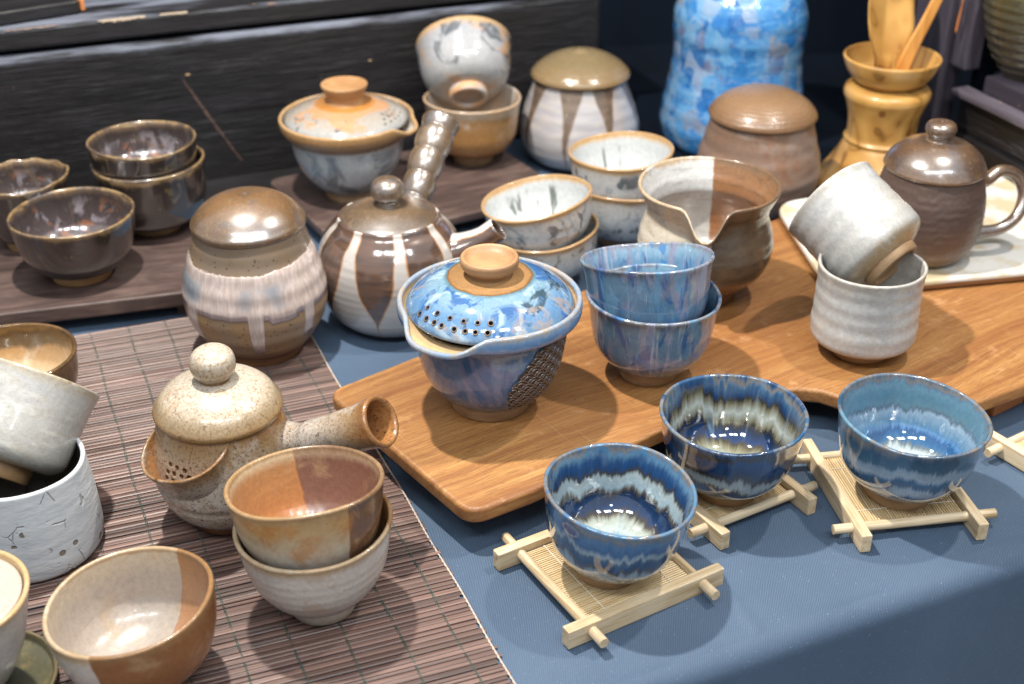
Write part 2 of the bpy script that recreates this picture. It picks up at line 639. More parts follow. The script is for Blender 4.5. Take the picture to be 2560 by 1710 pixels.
# ================================================================== the setting
def cloth_mat():
    t = NT('navy_twill')
    u, v = t.uv()                                   # uv in millimetres along the cloth
    d1 = t.ma('ADD', t.ma('MULTIPLY', u, 1.0), t.ma('MULTIPLY', v, 0.55))
    d1 = t.ma('ADD', d1, t.ma('MULTIPLY', t.noise(t.tc(), 60.0, 2.0), 1.2))
    w1 = t.ma('SINE', t.ma('MULTIPLY', d1, 2 * PI / 1.15))
    d2 = t.ma('SUBTRACT', t.ma('MULTIPLY', v, 1.0), t.ma('MULTIPLY', u, 0.55))
    w2 = t.ma('SINE', t.ma('MULTIPLY', d2, 2 * PI / 0.9))
    tex = t.ma('ADD', t.ma('MULTIPLY', w1, 0.7), t.ma('MULTIPLY', w2, 0.3))
    col = t.mix(t.mr(tex, -0.9, 0.9), '#2a3a4c', '#4f6279')
    big = t.noise(t.tc(), 9.0, 3.0)
    col = t.mix(t.mr(big, 0.35, 0.7, 0.0, 0.3), col, '#56677c')
    lint = t.mr(t.noise(t.tc(), 900.0, 1.0), 0.73, 0.78, 0.0, 0.5)
    col = t.mix(lint, col, '#8b9bb5')
    pk = t.noise(t.mp(t.tc(), (1, 1, 1)), 22.0, 4.0, 0.55)
    m = t.out(col, 0.62, t.bump(tex, 0.35, 0.0003, t.bump(pk, 0.35, 0.004)), 0, 0.35)
    t.b.inputs['Sheen Weight'].default_value = 0.25
    t.b.inputs['Sheen Roughness'].default_value = 0.4
    t.b.inputs['Sheen Tint'].default_value = (0.6, 0.75, 1, 1)
    return m

def build_cloth():
    e = Vector((0.9146, 0.4042, 0)); n = Vector((-0.4042, 0.9146, 0))
    O = Vector((0.0916, 0.5291, 0)) - e * 0.0
    S = np.concatenate([np.linspace(-0.75, -0.06, 60), np.linspace(-0.05, 0.45, 200), np.linspace(0.46, 0.95, 40)])
    T = [(q, 'top') for q in np.concatenate([np.linspace(1.25, 0.16, 60), np.linspace(0.15, 0.012, 24)])]
    T += [(a, 'arc') for a in np.linspace(0.08, PI / 2 - 0.05, 12)]
    T += [(q, 'drop') for q in np.linspace(0.004, 0.34, 30)]
    R = 0.014
    V, U, F = [], [], []
    for t, kind in T:
        for s in S:
            wv = 0.0004 * math.sin(37 * s + 11 * t) + 0.0003 * math.sin(90 * s - 40 * t)
            wv += 0.0009 * math.exp(-((s - 0.055 - 0.02 * t) / 0.004) ** 2) + 0.0007 * math.exp(-((s - 0.225 + 0.05 * t) / 0.005) ** 2) * (0.5 + 0.5 * math.sin(30 * t))
            if kind == 'top':
                p = O + e * s + n * (t - 0.008 + 0.006 * math.sin(3.1 * s + 0.4) * max(0, 1 - t / 0.2)); z = wv * (1 if t < .35 else .4); L = -t
                z -= 0.0016 * math.exp(-((t - 0.012) / 0.02) ** 2)
            elif kind == 'arc':
                p = O + e * s + n * (0.004 - R * math.sin(t) + 0.006 * math.sin(3.1 * s + 0.4)); z = -R * (1 - math.cos(t)) - 0.0016; L = R * t - 0.012
            else:
                f = 0.006 * math.sin(9 * s + 1.0) * min(1, t / 0.12) + 0.004 * math.sin(23 * s) * min(1, t / 0.2)
                p = O + e * s + n * (0.004 - R + 0.006 * math.sin(3.1 * s + 0.4) - f - 0.05 * t); z = -R - 0.0016 - t; L = R * PI / 2 - 0.012 + t
            V.append((p.x, p.y, z)); U.append((s * 1000, L * 1000))
    ns = len(S)
    for i in range(len(T) - 1):
        for j in range(ns - 1):
            F.append((i * ns + j, (i + 1) * ns + j, (i + 1) * ns + j + 1, i * ns + j + 1))
    uvs = [U[k] for f in F for k in f]
    o = link('tablecloth', mesh('tablecloth', V, F, uvs), cloth_mat())
    tag(o, 'dark blue twill tablecloth folding down over the front edge of the table', 'tablecloth')
build_cloth()

# dark hall behind the stall
t = NT('dark_curtain')
wv = t.noise(t.mp(t.tc(), (8, 8, 0.6)), 1.0, 3.0)
wall_m = t.out(t.mix(wv, '#05080d', '#0c1624'), 0.85, t.bump(wv, 0.5, 0.02), 0, 0.1)
V, F = [], []
for i in range(81):
    x = -1.6 + 3.4 * i / 80
    y = 1.62 + 0.02 * math.sin(11 * x) + 0.012 * math.sin(29 * x + 1)
    for j in range(9):
        V.append((x, y + 0.01 * math.sin(3 * j + x * 4), -0.3 + 1.5 * j / 8))
for i in range(80):
    for j in range(8):
        F.append((i * 9 + j, (i + 1) * 9 + j, (i + 1) * 9 + j + 1, i * 9 + j + 1))
o = link('back_curtain', mesh('back_curtain', V, F), wall_m)
o['kind'] = 'structure'

rn = slab('added_shade_cloth', [(0.085, 1.165), (0.20, 1.098), (0.62, 1.10), (0.80, 1.30), (0.80, 1.80), (0.03, 1.80)], 0.0012, 0.0026, wall_m, None, 0.0004)  # near-black sheet added to stand in for shade at the table's back
tag(rn, 'dark cloth added to stand in for shade on the table under the vase and jars at the back', 'cloth')
# ------------------------------------------------------------------ black wooden riser at the back
def darkwood(name, axis=0, worn='#8a8a98', amt=0.35, base=('#080708', '#121012', '#1f1c1f'), rough=0.5, edge=None):
    t = NT(name)
    P = t.tc()
    sc = [55.0] * 3; sc[axis] = 5.0
    n1 = t.noise(t.mp(P, tuple(sc)), 1.0, 6.0, 0.65, 0.5)
    sc2 = [520.0] * 3; sc2[axis] = 26
    n2 = t.noise(t.mp(P, tuple(sc2)), 1.0, 4.0, 0.65, 0.3)
    col = t.ramp(n1, [(0.25, base[0]), (0.5, base[1]), (0.75, base[2])])
    scr = t.ma('MULTIPLY', t.mr(n2, 0.55, 0.72), t.mr(t.noise(t.mp(P, tuple(q * 0.25 for q in sc)), 1.0, 3.0), 0.42, 0.68))
    col = t.mix(t.ma('MULTIPLY', scr, amt), col, worn)
    # worn bare spots where the paint has chipped
    ch = t.ma('MULTIPLY', t.mr(t.noise(P, 120.0, 4.0, 0.6), 0.70, 0.74), t.mr(t.noise(P, 9.0, 1.0), 0.5, 0.6))
    col = t.mix(t.ma('MULTIPLY', ch, 0.75), col, '#a9855f')
    if edge:
        ez = t.xyz(P)[edge[0]]
        en = t.ma('ADD', ez, t.ma('MULTIPLY', t.ma('SUBTRACT', t.noise(t.mp(P, (30, 200, 200)), 1.0, 5.0, 0.65), 0.5), edge[2]))
        ed = t.mr(en, edge[1] - edge[3], edge[1]) if edge[3] > 0 else t.mr(en, edge[1] - edge[3], edge[1])
        pat = t.mr(t.noise(t.mp(P, (7, 40, 40)), 1.0, 4.0, 0.6), 0.40, 0.62)
        col = t.mix(t.ma('MULTIPLY', t.ma('MULTIPLY', ed, pat), 0.8), col, '#757a88')
    nrm = t.bump(t.ma('ADD', t.ma('MULTIPLY', n2, 0.7), n1), 0.6, 0.0016)
    return t.out(col, t.mr(n2, 0.3, 0.7, rough - 0.12, rough + 0.12), nrm, 0, 0.5)
dw = darkwood('black_painted_wood', 0)
dwz = darkwood('black_painted_wood_upright', 2, base=('#262229', '#3a353f', '#4c4652'))
barewood = wood('bare_orange_wood', '#7a4524', '#a9663a', '#c98a57', 0, 60, 10)

ra = math.atan2(0.37, 0.929)
ris = thing('wooden_riser', 'long black painted wooden riser with worn edges standing behind the pottery', 'riser', (-0.363, 1.168, 0), ra)
# local x runs along the riser's face, local y goes back
box('front_board', (1.39, 0.018, 0.146), darkwood('black_wood_front', 0, '#77757e', 0.28, edge=(2, 0.0725, 0.012, 0.007)), ris, (-0.205, 0.009, 0.073), bevel=0.004)
box('side_board', (0.018, 0.36, 0.144), dw, ris, (0.481, 0.199, 0.072), bevel=0.003)
box('dark_strip', (1.10, 0.088, 0.005), dw, ris, (-0.36, -0.0445, 0.0028), bevel=0.001)  # thin dark strip added over the tablecloth in front of the riser
box('top_board', (1.43, 0.40, 0.019), darkwood('black_wood_top', 0, '#77757e', 0.28, edge=(2, 0.0095, 0.006, 0.004)), ris, (-0.205, 0.205, 0.1605), bevel=0.003)
# pale chip, scar and knots in the paint
sc_m = wood('scar_wood', '#3a2d29', '#54413a', '#6d564b', 2, 120, 4)
rr = random.Random(3)
bm = bmesh.new()
rows = []
N = 40
for k in range(N + 1):
    q = k / N
    sx = 0.057 + 0.047 * q + rr.uniform(-.0004, .0004); sz = 0.110 - 0.090 * q ** 0.95
    w = (0.0004 + 0.0011 * math.sin(PI * min(1, q * 1.1)) * rr.uniform(0.35, 1.0)) * (1 if k % 7 else 0.4)
    rows.append([bm.verts.new((sx - w, -0.0002, sz - w * 0.4)), bm.verts.new((sx, -0.00035, sz)), bm.verts.new((sx + w, -0.0002, sz + w * 0.4))])
for a_, b_ in zip(rows, rows[1:]):
    for k in range(2):
        bm.faces.new((a_[k], a_[k + 1], b_[k + 1], b_[k]))
me = bpy.data.meshes.new('scratch'); bm.to_mesh(me); bm.free()
link('scratch', me, sc_m, ris)
for k, (sx, sz, r) in enumerate([(0.0625, 0.1125, 0.0016), (0.24, 0.105, 0.0013), (0.30, 0.12, 0.001)]):
    o = revolve('paint_chip', [(0, 0.0003, 1), (r * 0.6, 0.0003, 0.6), (r, 0, 0)], NT('chip').out('#8f7758', 0.6), ris, seg=14)
    o.location = (sx, -0.0001, sz); o.rotation_euler = (PI / 2, 0, 0); o.scale = (1.6, 0.7, 1)
# bare wood worn along the front edge of the top board
for k, (x0, x1, h) in enumerate([(-0.010, 0.032, 0.0022), (0.045, 0.070, 0.0013), (-0.09, -0.045, 0.0012), (0.145, 0.152, 0.0022)]):
    bm = bmesh.new()
    n = 30
    A = []
    for i in range(n + 1):
        x = x0 + (x1 - x0) * i / n
        hh = h * rr.choice((0.1, 0.3, 0.5, 0.8, 1.0)) * (0.15 if i in (0, n) else 1)
        A.append([bm.verts.new((x, -0.0007 + 0.005, 0.1697 - hh)), bm.verts.new((x, -0.0003 + 0.005, 0.1703)), bm.verts.new((x, 0.0052 + 0.0016 * rr.random(), 0.1706))])
    for a, b in zip(A, A[1:]):
        for q in range(2):
            bm.faces.new((a[q], b[q], b[q + 1], a[q + 1]))
    me = bpy.data.meshes.new('worn_edge'); bm.to_mesh(me); bm.free()
    link('worn_edge', me, sc_m if k > 1 else NT('pale_wear').out('#8a7a68', 0.6), ris)

# a dark board with one raw edge lying on the riser
wb = thing('wooden_board', 'flat dark board with a raw orange edge lying on the black riser', 'board', (-0.455, 1.150, 0.171), ra + 0.22)
slab('board_panel', [(-0.25, 0), (0.072, 0.0), (0.06, 0.19), (-0.25, 0.19)], 0.0, 0.012, dw, wb, 0.002)
o = box('raw_edge', (0.004, 0.186, 0.010), barewood, wb, (0.0695, 0.094, 0.0065), (0, 0, 0.063), 0.001)
# shallow white dish on the riser
o = revolve('shallow_dish', shell([(30, 0), (42, 3), (50, 9), (52, 12)], 3, 3), glaze('dish_white', [(0, '#cfcac0'), (2.4, '#e2ded6')], seed=5), None)
o.location = (-0.33, 1.40, 0.171)
tag(o, 'small white dish on the black riser at the very top edge', 'dish')

# ------------------------------------------------------------------ dark framed cabinet on the right
ca = math.atan2(-0.929, 0.37)
cb = thing('display_cabinet', 'dark purplish wooden cabinet frame with an open bay on the right', 'cabinet', (0.42, 1.195, 0), ca)
# local x along the face towards the viewer, local y to the right of it (behind the face)
box('post', (0.050, 0.024, 0.62), dwz, cb, (-0.050, 0.012, 0.312), bevel=0.0025)
box('post', (0.026, 0.018, 0.506), dwz, cb, (-0.0115, 0.016, 0.114 + 0.253), bevel=0.0025)
box('lower_panel', (0.60, 0.018, 0.052), dw, cb, (0.296, 0.016, 0.029), bevel=0.002)
box('lower_panel', (0.60, 0.018, 0.034), dw, cb, (0.296, 0.021, 0.0725), bevel=0.002)
box('ledge_rail', (0.61, 0.020, 0.006), darkwood('lit_ledge_paint', 0, '#b9b0bc', 0.8, ('#3a3238', '#565058', '#6d6470'), 0.45), cb, (0.297, 0.012, 0.0928), bevel=0.002)  # paler paint carries the light that falls on the ledge top
box('bay_rail', (0.59, 0.020, 0.0165), darkwood('grey_rail', 0, '#8a8090', 0.5, ('#242027', '#37323c', '#4a4450'), 0.5), cb, (0.31, 0.030, 0.1042), bevel=0.002)
box('bay_floor', (0.60, 0.20, 0.006), wall_m, cb, (0.30, 0.143, 0.106), bevel=0.001)
box('bay_back', (0.62, 0.012, 0.60), wall_m, cb, (0.30, 0.25, 0.32), bevel=0.001)
box('bay_side', (0.012, 0.21, 0.60), wall_m, cb, (-0.012, 0.138, 0.32), bevel=0.001)
# orange scratch on the post
o = tube('scratch', [(-8, -1.2, 186), (-8.6, -1.2, 172), (-10, -1.2, 158), (-10.5, -1.2, 148)], [0.6, 0.8, 1.3, 0.7], sc_m if False else barewood, cb, 14, 8)

# ------------------------------------------------------------------ bamboo-slat placemat
def slat_mat():
    t = NT('brown_bamboo_slat')
    r = t.rnd()
    x = t.xyz()
    P = t.comb(t.ma('ADD', x[0], t.ma('MULTIPLY', r, 11.0)), t.ma('ADD', x[1], t.ma('MULTIPLY', r, 5.0)), x[2])
    n1 = t.noise(t.mp(P, (14, 900, 900)), 1.0, 4.0, 0.6)
    n2 = t.noise(t.mp(P, (6, 60, 60)), 1.0, 3.0, 0.6)
    col = t.ramp(n1, [(0.25, '#32231f'), (0.5, '#5f463f'), (0.8, '#806558')])
    col = t.mix(t.mr(n2, 0.4, 0.75, 0.0, 0.5), col, '#8d7064')
    hs = t.n('ShaderNodeHueSaturation')
    t.put(hs.inputs['Value'], t.ma('ADD', 0.48, t.ma('MULTIPLY', r, 0.62)))
    t.put(hs.inputs['Color'], col)
    return t.out(hs.outputs[0], 0.42, t.bump(n1, 0.4, 0.0004), 0, 0.5)
slat_m = slat_mat()
mat_t = thing('bamboo_placemat', 'brown slatted bamboo placemat with dark stitched threads on the blue cloth', 'placemat')
MC = Vector((-0.1825, 0.9509, 0.0)); MD = Vector((0.3903, -0.9207, 0)); MS = Vector((-0.937, -0.349, 0)).normalized()
variants = []
rr = random.Random(11)
for k in range(8):
    w = (0.0023 + 0.00024 * k); hgt = 0.0013 + 0.0001 * (k % 3)
    ring = [(-w / 2, 0.0002), (-w / 2 * 0.96, hgt * 0.7), (-w / 4, hgt), (w / 4, hgt * (0.94 + 0.06 * (k % 2))), (w / 2 * 0.96, hgt * 0.66), (w / 2, 0.0002)]
    V, F = [], []
    N = 9
    for i in range(N):
        xx = 0.36 * i / (N - 1)
        dy = rr.uniform(-0.00013, 0.00013); dz = rr.uniform(-0.00012, 0.00012)
        for (y, z) in ring:
            V.append((xx, y + dy, z + dz + 0.0003))
    for i in range(N - 1):
        for j in range(5):
            F.append((i * 6 + j, i * 6 + j + 1, (i + 1) * 6 + j + 1, (i + 1) * 6 + j))
    F.append((5, 4, 3, 2, 1, 0)); F.append(tuple((N - 1) * 6 + q for q in range(6)))
    me = mesh('slat', V, F)
    me.materials.append(slat_m)
    variants.append((w, me))
pos = 0.0
SL = []
while pos < 0.515:
    w, me = rr.choice(variants)
    pos += w / 2 + rr.uniform(0.0002, 0.0008)
    o = bpy.data.objects.new('slat', me)
    COL.objects.link(o)
    o.parent = mat_t
    p = MC + MD * pos + MS * rr.choice((rr.uniform(-0.0008, 0.0012), rr.uniform(-0.0016, 0.003)))
    o.location = (p.x, p.y, rr.uniform(0, 0.00045))
    o.rotation_euler = (0, 0, math.atan2(MS.y, MS.x) + rr.uniform(-0.0022, 0.0022))
    SL.append(pos)
    pos += w / 2
t = NT('dark_green_thread')
thr_m = t.out(t.mix(t.noise(t.tc(), 700.0, 2.0), '#141c1a', '#4d5a50'), 0.8)
def thread(off, name, r, m, amp=0.0006):
    bm = bmesh.new()
    for ph in (0, PI):
        pts = []
        for a, b in zip(SL, SL[1:]):
            for k in range(4):
                q = k / 4
                pp = a + (b - a) * q
                side = amp * math.sin(2 * PI * q / 2 + ph + PI * SL.index(a))
                zz = 0.0021 - 0.0007 * math.sin(PI * q) ** 2
                p = MC + MD * pp + MS * (off + side + 0.0004 * math.sin(pp * 60 + off * 90))
                pts.append((p.x, p.y, zz))
        prev = None
        for i, p in enumerate(pts):
            ring = []
            for j in range(5):
                a = 2 * PI * j / 5
                ring.append(bm.verts.new((p[0] + MS.x * r * math.cos(a), p[1] + MS.y * r * math.cos(a), p[2] + r * math.sin(a))))
            if prev:
                for j in range(5):
                    bm.faces.new((prev[j], prev[(j + 1) % 5], ring[(j + 1) % 5], ring[j]))
            prev = ring
    me = bpy.data.meshes.new(name); bm.to_mesh(me); bm.free()
    link(name, me, m, mat_t)
for k in range(11):
    thread(0.017 + 0.0285 * k, 'thread', 0.00030, thr_m)
thread(0.0008, 'edge_thread', 0.00035, NT('pale_thread').out('#b3a598', 0.8), 0.0003)

# ------------------------------------------------------------------ dark wooden trays
def traywood(name, rot):
    t = NT(name)
    P = t.mp(t.tc(), (1, 1, 1), (0, 0, 0), (0, 0, rot))
    n1 = t.noise(t.mp(P, (18, 130, 130)), 1.0, 5.0, 0.6, 0.4)
    n2 = t.noise(t.mp(P, (90, 1100, 1100)), 1.0, 3.0, 0.6)
    col = t.ramp(n1, [(0.25, '#2f2523'), (0.5, '#493a36'), (0.78, '#66534c')])
    col = t.mix(t.mr(n2, 0.5, 0.72, 0.0, 0.5), col, '#2a211f')
    col = t.mix(t.mr(t.noise(P, 30.0, 3.0), 0.5, 0.75, 0, 0.3), col, '#7d6a60')
    return t.out(col, 0.5, t.bump(t.ma('ADD', n1, n2), 0.3, 0.0007), 0, 0.4)
def tray(name, label, origin, ang, L, W, ztop, mat, rc=0.012, gap=0.012):
    r = thing(name, label, 'tray', (origin[0], origin[1], 0), ang)
    out = fillet([(0, 0), (L, 0), (L, W), (0, W)], rc)
    slab('tray_panel', out, gap, ztop + 0.0022, mat, r, 0.0028, lip=(0.005, 0.0016, 0.004))
    for fx, fy in ((0.02, 0.02), (L - 0.02, 0.02), (0.02, W - 0.02), (L - 0.02, W - 0.02)):
        box('foot', (0.02, 0.02, gap), mat, r, (fx, fy, gap / 2), bevel=0.001)
    return r
aA = math.atan2(0.265, 0.964)
fr = Vector((-0.238, 0.9245)); dirA = Vector((0.964, 0.265))
og = fr - dirA * 0.36
tray('wooden_tray', 'dark brown wooden tray carrying the dark glazed bowls on the left', og, aA, 0.36, 0.20, 0.024, traywood('tray_wood_left', 0))
tray('wooden_tray', 'dark wooden tray under the white lidded bowl and the orange bowl', (-0.1493, 1.0131), math.radians(30.5), 0.232, 0.165, 0.020, traywood('tray_wood_back', 0))

# ------------------------------------------------------------------ the large orange-brown wooden board
def boardwood():
    t = NT('teak_board')
    P = t.mp(t.tc(), (1, 1, 1), (0, 0, 0), (0, 0, -math.radians(33)))
    warp = t.noise(P, 7.0, 2.0)
    x = t.xyz(P)
    P2 = t.comb(x[0], t.ma('ADD', x[1], t.ma('MULTIPLY', t.ma('SUBTRACT', warp, 0.5), 0.03)), x[2])
    n1 = t.noise(t.mp(P2, (4, 170, 170)), 1.0, 5.0, 0.62, 0.3)
    n2 = t.noise(t.mp(P2, (60, 900, 900)), 1.0, 4.0, 0.62)
    pore = t.noise(t.mp(P2, (260, 2400, 2400)), 1.0, 2.0)
    col = t.ramp(n1, [(0.25, '#70462a'), (0.42, '#8f6238'), (0.58, '#a07444'), (0.78, '#ae8755')])
    col = t.mix(t.mr(n2, 0.45, 0.68, 0, 0.65), col, '#6f4626')
    col = t.mix(t.mr(pore, 0.58, 0.68, 0, 0.6), col, '#6b3a16')
    dk = t.noise(t.mp(P2, (4, 110, 110), (2.2, 5, 0)), 1.0, 3.0, 0.55)
    # heartwood streaks towards the right half of the board
    gx = t.mr(x[0], 0.62, 0.95)
    col = t.mix(t.ma('MULTIPLY', t.mr(dk, 0.52, 0.66, 0, 0.8), gx), col, '#6b3d22')
    col = t.mix(t.ma('MULTIPLY', gx, 0.30), col, '#9a6238')
    red = t.mr(t.noise(P, 9.0, 3.0, 0.6), 0.45, 0.65, 0, 0.5)
    col = t.mix(red, col, '#85552f')
    sc_ = t.mr(t.noise(t.mp(P, (900, 14, 14), (0, 0, 0), (0, 0, 0.9)), 1.0, 2.0), 0.70, 0.76, 0, 0.35)
    col = t.mix(sc_, col, '#c9a880')
    wear = t.mr(t.noise(P, 45.0, 5.0, 0.7), 0.58, 0.72, 0, 0.22)
    col = t.mix(wear, col, '#e0b487')
    st = t.mr(t.noise(t.mp(P, (1, 1, 1), (3, 1, 0)), 60.0, 3.0, 0.6), 0.68, 0.74, 0, 0.4)
    col = t.mix(st, col, '#5d3418')
    return t.out(col, t.mr(n2, 0.3, 0.7, 0.34, 0.55), t.bump(t.ma('ADD', t.ma('ADD', n2, t.ma('MULTIPLY', pore, -0.8)), t.ma('MULTIPLY', n1, 0.5)), 0.4, 0.0008), 0, 0.45)
bd = thing('wooden_board', 'large orange-brown wooden serving board with a wavy front edge, under the blue lidded bowl', 'board')
main = [(-0.1276, 0.7603), (-0.0256, 0.6233), (0.0129, 0.6468), (0.0984, 0.7131), (0.150, 0.7450), (0.180, 0.7600), (0.1959, 0.7640),
        (0.2115, 0.7615), (0.224, 0.7530), (0.242, 0.7410), (0.272, 0.7370), (0.300, 0.7420), (0.3187, 0.7487), (0.3535, 0.7677),
        (0.44, 0.820), (0.54, 0.900), (0.57, 0.99), (0.50, 1.075), (0.36, 1.10), (0.27, 1.072), (0.2356, 1.0481), (0.0643, 0.9175)]
rad = [0.014, 0.014] + [0.0] * 14 + [0.02] * 4 + [0.0] * 2
btop = slab('board_panel', fillet(main, rad), 0.0205, 0.032, boardwood(), bd, 0.003)
for fx, fy in ((0.0, 0.70), (0.07, 0.85), (0.345, 0.80), (0.33, 1.03)):
    box('foot', (0.035, 0.035, 0.0203), barewood, bd, (fx, fy, 0.01025), (0, 0, 0.6), 0.002)

# ------------------------------------------------------------------ tea coasters
pale = wood('pale_bamboo', '#9c7f58', '#c4ad8a', '#d3c2a6', 0, 300, 30, 0.45, 0.35, rnd=0.10)
paleY = wood('pale_bamboo_rod', '#9c7f58', '#c6b08e', '#d5c5aa', 1, 300, 30, 0.45, 0.35, rnd=0.10)
matm = NT('coaster_slats')
xx = matm.xyz()
nn = matm.noise(matm.mp(matm.tc(), (24, 900, 900)), 1.0, 4.0)
cc = matm.ramp(nn, [(0.3, '#b08f62'), (0.5, '#cdb388'), (0.75, '#dcc9a6')])
coaster_m = matm.out(cc, 0.45, matm.bump(nn, 0.2, 0.0003))
wht = NT('white_thread').out('#e8e2d4', 0.8)
def coaster(label, A, B, Cc, along='rail', half=None):
    """A,B,C: crossings of the rods and rails (front-left, front-right, back-left), metres."""
    A, B, Cc = Vector(A), Vector(B), Vector(Cc)
    cen = (B + Cc) / 2
    ex = (B - A).normalized(); ang = math.atan2(ex.y, ex.x)
    lx = (B - A).length; ly = (Cc - A).length
    lx = ly = 0.5 * (lx + ly)
    r = thing('tea_coaster', label, 'coaster', (cen.x, cen.y, 0.0004), ang if along == 'rail' else ang - PI / 2, 'square bamboo tea coasters')
    L = lx + 0.031
    for s in (-1, 1):          # flat rails along local x
        box('rail', (L, 0.0068, 0.0125), pale, r, (0, s * ly / 2, 0.0063), bevel=0.0008)
    for s in (-1, 1):          # round rods along local y
        o = tube('rod', [(0, -1000 * (ly / 2 + 0.0155), 0), (0, 0, 0), (0, 1000 * (ly / 2 + 0.0155), 0)], [3.1, 3.15, 3.1], paleY, r, 12, 16)
        o.location = (s * lx / 2, 0, 0.0075)
        for fc in o.data.polygons:
            if len(fc.vertices) > 4:
                fc.use_smooth = False
    bm = bmesh.new()
    n = int((ly - 0.008) / 0.00165)
    rq = random.Random(label)
    for k in range(n):
        y = -ly / 2 + 0.004 + (k + 0.5) * (ly - 0.008) / n
        w = 0.00066
        z = 0.0072 + rq.uniform(-0.0001, 0.0001)
        ring = [(-w, 0), (-w * 0.75, 0.00062), (0, 0.0008), (w * 0.75, 0.00062), (w, 0), (0, -0.0006)]
        x0, x1 = -lx / 2 + rq.uniform(0.0, 0.001), lx / 2 - rq.uniform(0.0, 0.001)
        a = [bm.verts.new((x0, y + p, z + q)) for p, q in ring]
        b = [bm.verts.new((x1, y + p, z + q)) for p, q in ring]
        for j in range(6):
            bm.faces.new((a[j], b[j], b[(j + 1) % 6], a[(j + 1) % 6]))
        bm.faces.new(a[::-1]); bm.faces.new(b)
    me = bpy.data.meshes.new('slat_mat'); bm.to_mesh(me); bm.free()
    o = link('slat_mat', me, coaster_m, r, smooth=False)
    o['kind'] = 'stuff'
    for s in (-0.30, 0.30):
        pts = [(s * lx * 1000, 1000 * (-ly / 2 + 0.004 + k * (ly - 0.008) / 60), 8.05 + 0.25 * (k % 2)) for k in range(61)]
        tube('thread', pts, [0.22] * 61, wht, r, 122, 6)
    return r
coaster('bamboo tea coaster under the front blue bowl nearest the placemat', (0.038, 0.5523), (0.1087, 0.5939), (0.0043, 0.6163))
coaster('bamboo tea coaster under the middle blue bowl beside the wooden board', (0.1222, 0.6428), (0.1823, 0.6775), (0.0875, 0.702), along='rod')
coaster('bamboo tea coaster under the rightmost blue bowl', (0.2156, 0.6407), (0.2874, 0.652), (0.2004, 0.7168), along='rod')
coaster('empty bamboo tea coaster cut off by the right edge', (0.331, 0.7294), (0.369, 0.6705), (0.39, 0.7673))

# ================================================================== glazes of the single pots
DEEP = '#16305c'; BLUE = '#2f5f9f'; CREAM = '#cfd2cc'; BRN = '#4a3520'; SKY = '#6f9cc8'
def navy(name, seed, kind=0):
    rimc = [(0.975, '#5f6670'), (1.0, '#7a7064'), (1.02, '#5c6f84')]
    if kind == 0:      # blue, cream band, navy, cream floor
        o = [(0.0, '#8a8f8c'), (0.12, '#9aa3a2'), (0.17, '#5a5a54'), (0.22, '#1f3a60'), (0.32, '#24466e'), (0.37, '#4a4a48'), (0.42, '#9aa5aa'), (0.50, '#7d8e9c'), (0.55, '#4a4640'), (0.61, '#1f3c62'), (0.69, '#33506c'), (0.73, '#8896a0'), (0.77, '#6f8294'), (0.81, '#2a4f7c'), (0.92, '#3f668e')]
        n = [(1.06, '#4f7694'), (1.14, '#284c78'), (1.22, '#1f3f68'), (1.275, '#3a3834'), (1.32, '#9aa6a8'), (1.42, '#8fa4ae'), (1.47, '#4a4238'), (1.51, '#11223c'), (1.64, '#183156'), (1.72, '#40372a'), (1.80, '#8f948a'), (1.95, '#9aa4a0'), (2.10, '#3f6a94'), (2.25, '#2a4a78')]
        br = (0.15, 20, 14)
    elif kind == 1:    # darkest, olive brown runs
        o = [(0.0, '#6d6252'), (0.10, '#8a8678'), (0.16, '#2a2620'), (0.26, '#12233e'), (0.36, '#1d3a62'), (0.41, '#4a4030'), (0.46, '#8f9898'), (0.52, '#828c90'), (0.57, '#3a3226'), (0.64, '#12284a'), (0.78, '#1a3a64'), (0.88, '#33302c'), (0.94, '#24466e')]
        n = [(1.05, '#35587a'), (1.13, '#1c3c66'), (1.19, '#2c2a28'), (1.25, '#6d6a58'), (1.36, '#a5aca6'), (1.46, '#7a7866'), (1.52, '#2c261c'), (1.57, '#0d1c34'), (1.70, '#15305a'), (1.76, '#3a3220'), (1.86, '#77745c'), (1.98, '#8f968c'), (2.10, '#2f5486'), (2.25, '#4a4a3a')]
        br = (0.26, 26, 12)
    else:              # pale teal with a wide lilac-blue band
        o = [(0.0, '#8a8f8c'), (0.10, '#a0a6a8'), (0.16, '#4a5660'), (0.22, '#20466c'), (0.30, '#2f5a80'), (0.36, '#9aa4ac'), (0.44, '#8c99a6'), (0.49, '#3a5068'), (0.56, '#2a5274'), (0.63, '#8898a6'), (0.72, '#7d90a2'), (0.78, '#34566e'), (0.90, '#2a4c66')]
        n = [(1.06, '#5d8092'), (1.16, '#537688'), (1.26, '#5a7886'), (1.30, '#566470'), (1.35, '#8a9fb0'), (1.48, '#66879f'), (1.56, '#4a729c'), (1.61, '#244c78'), (1.72, '#2c587e'), (1.77, '#5a6468'), (1.83, '#9aa4a6'), (1.98, '#8fa0a8'), (2.10, '#4a7396'), (2.25, '#345c82')]
        br = (0.22, 18, 16)
    return glaze(name, o + rimc + n, amp=0.17, flow=(70, 4), fine=0.085, fflow=(430, 9), rough=0.06, bumps=(140, 0.16), coat=0.9, coat_ior=1.65, coat_rough=0.04, broad=br,
                 speck=[('#0d1726', 900, 0.16, 0.5)], mott=[('#6a8aa6', 160, 0.58, 0.76, 0.4, (1, 1, 0.12)), ('#1c1a18', 90, 0.60, 0.78, 0.5, (1, 1, 0.12), 0.5)], seed=seed)
g_foot = clay('foot_clay', '#a98a68', '#8b6d4e')
g_foot_orange = clay('orange_clay', '#a9835a', '#946c46', 0.55)
g_foot_dark = clay('dark_clay', '#7a5433', '#5d3f28')

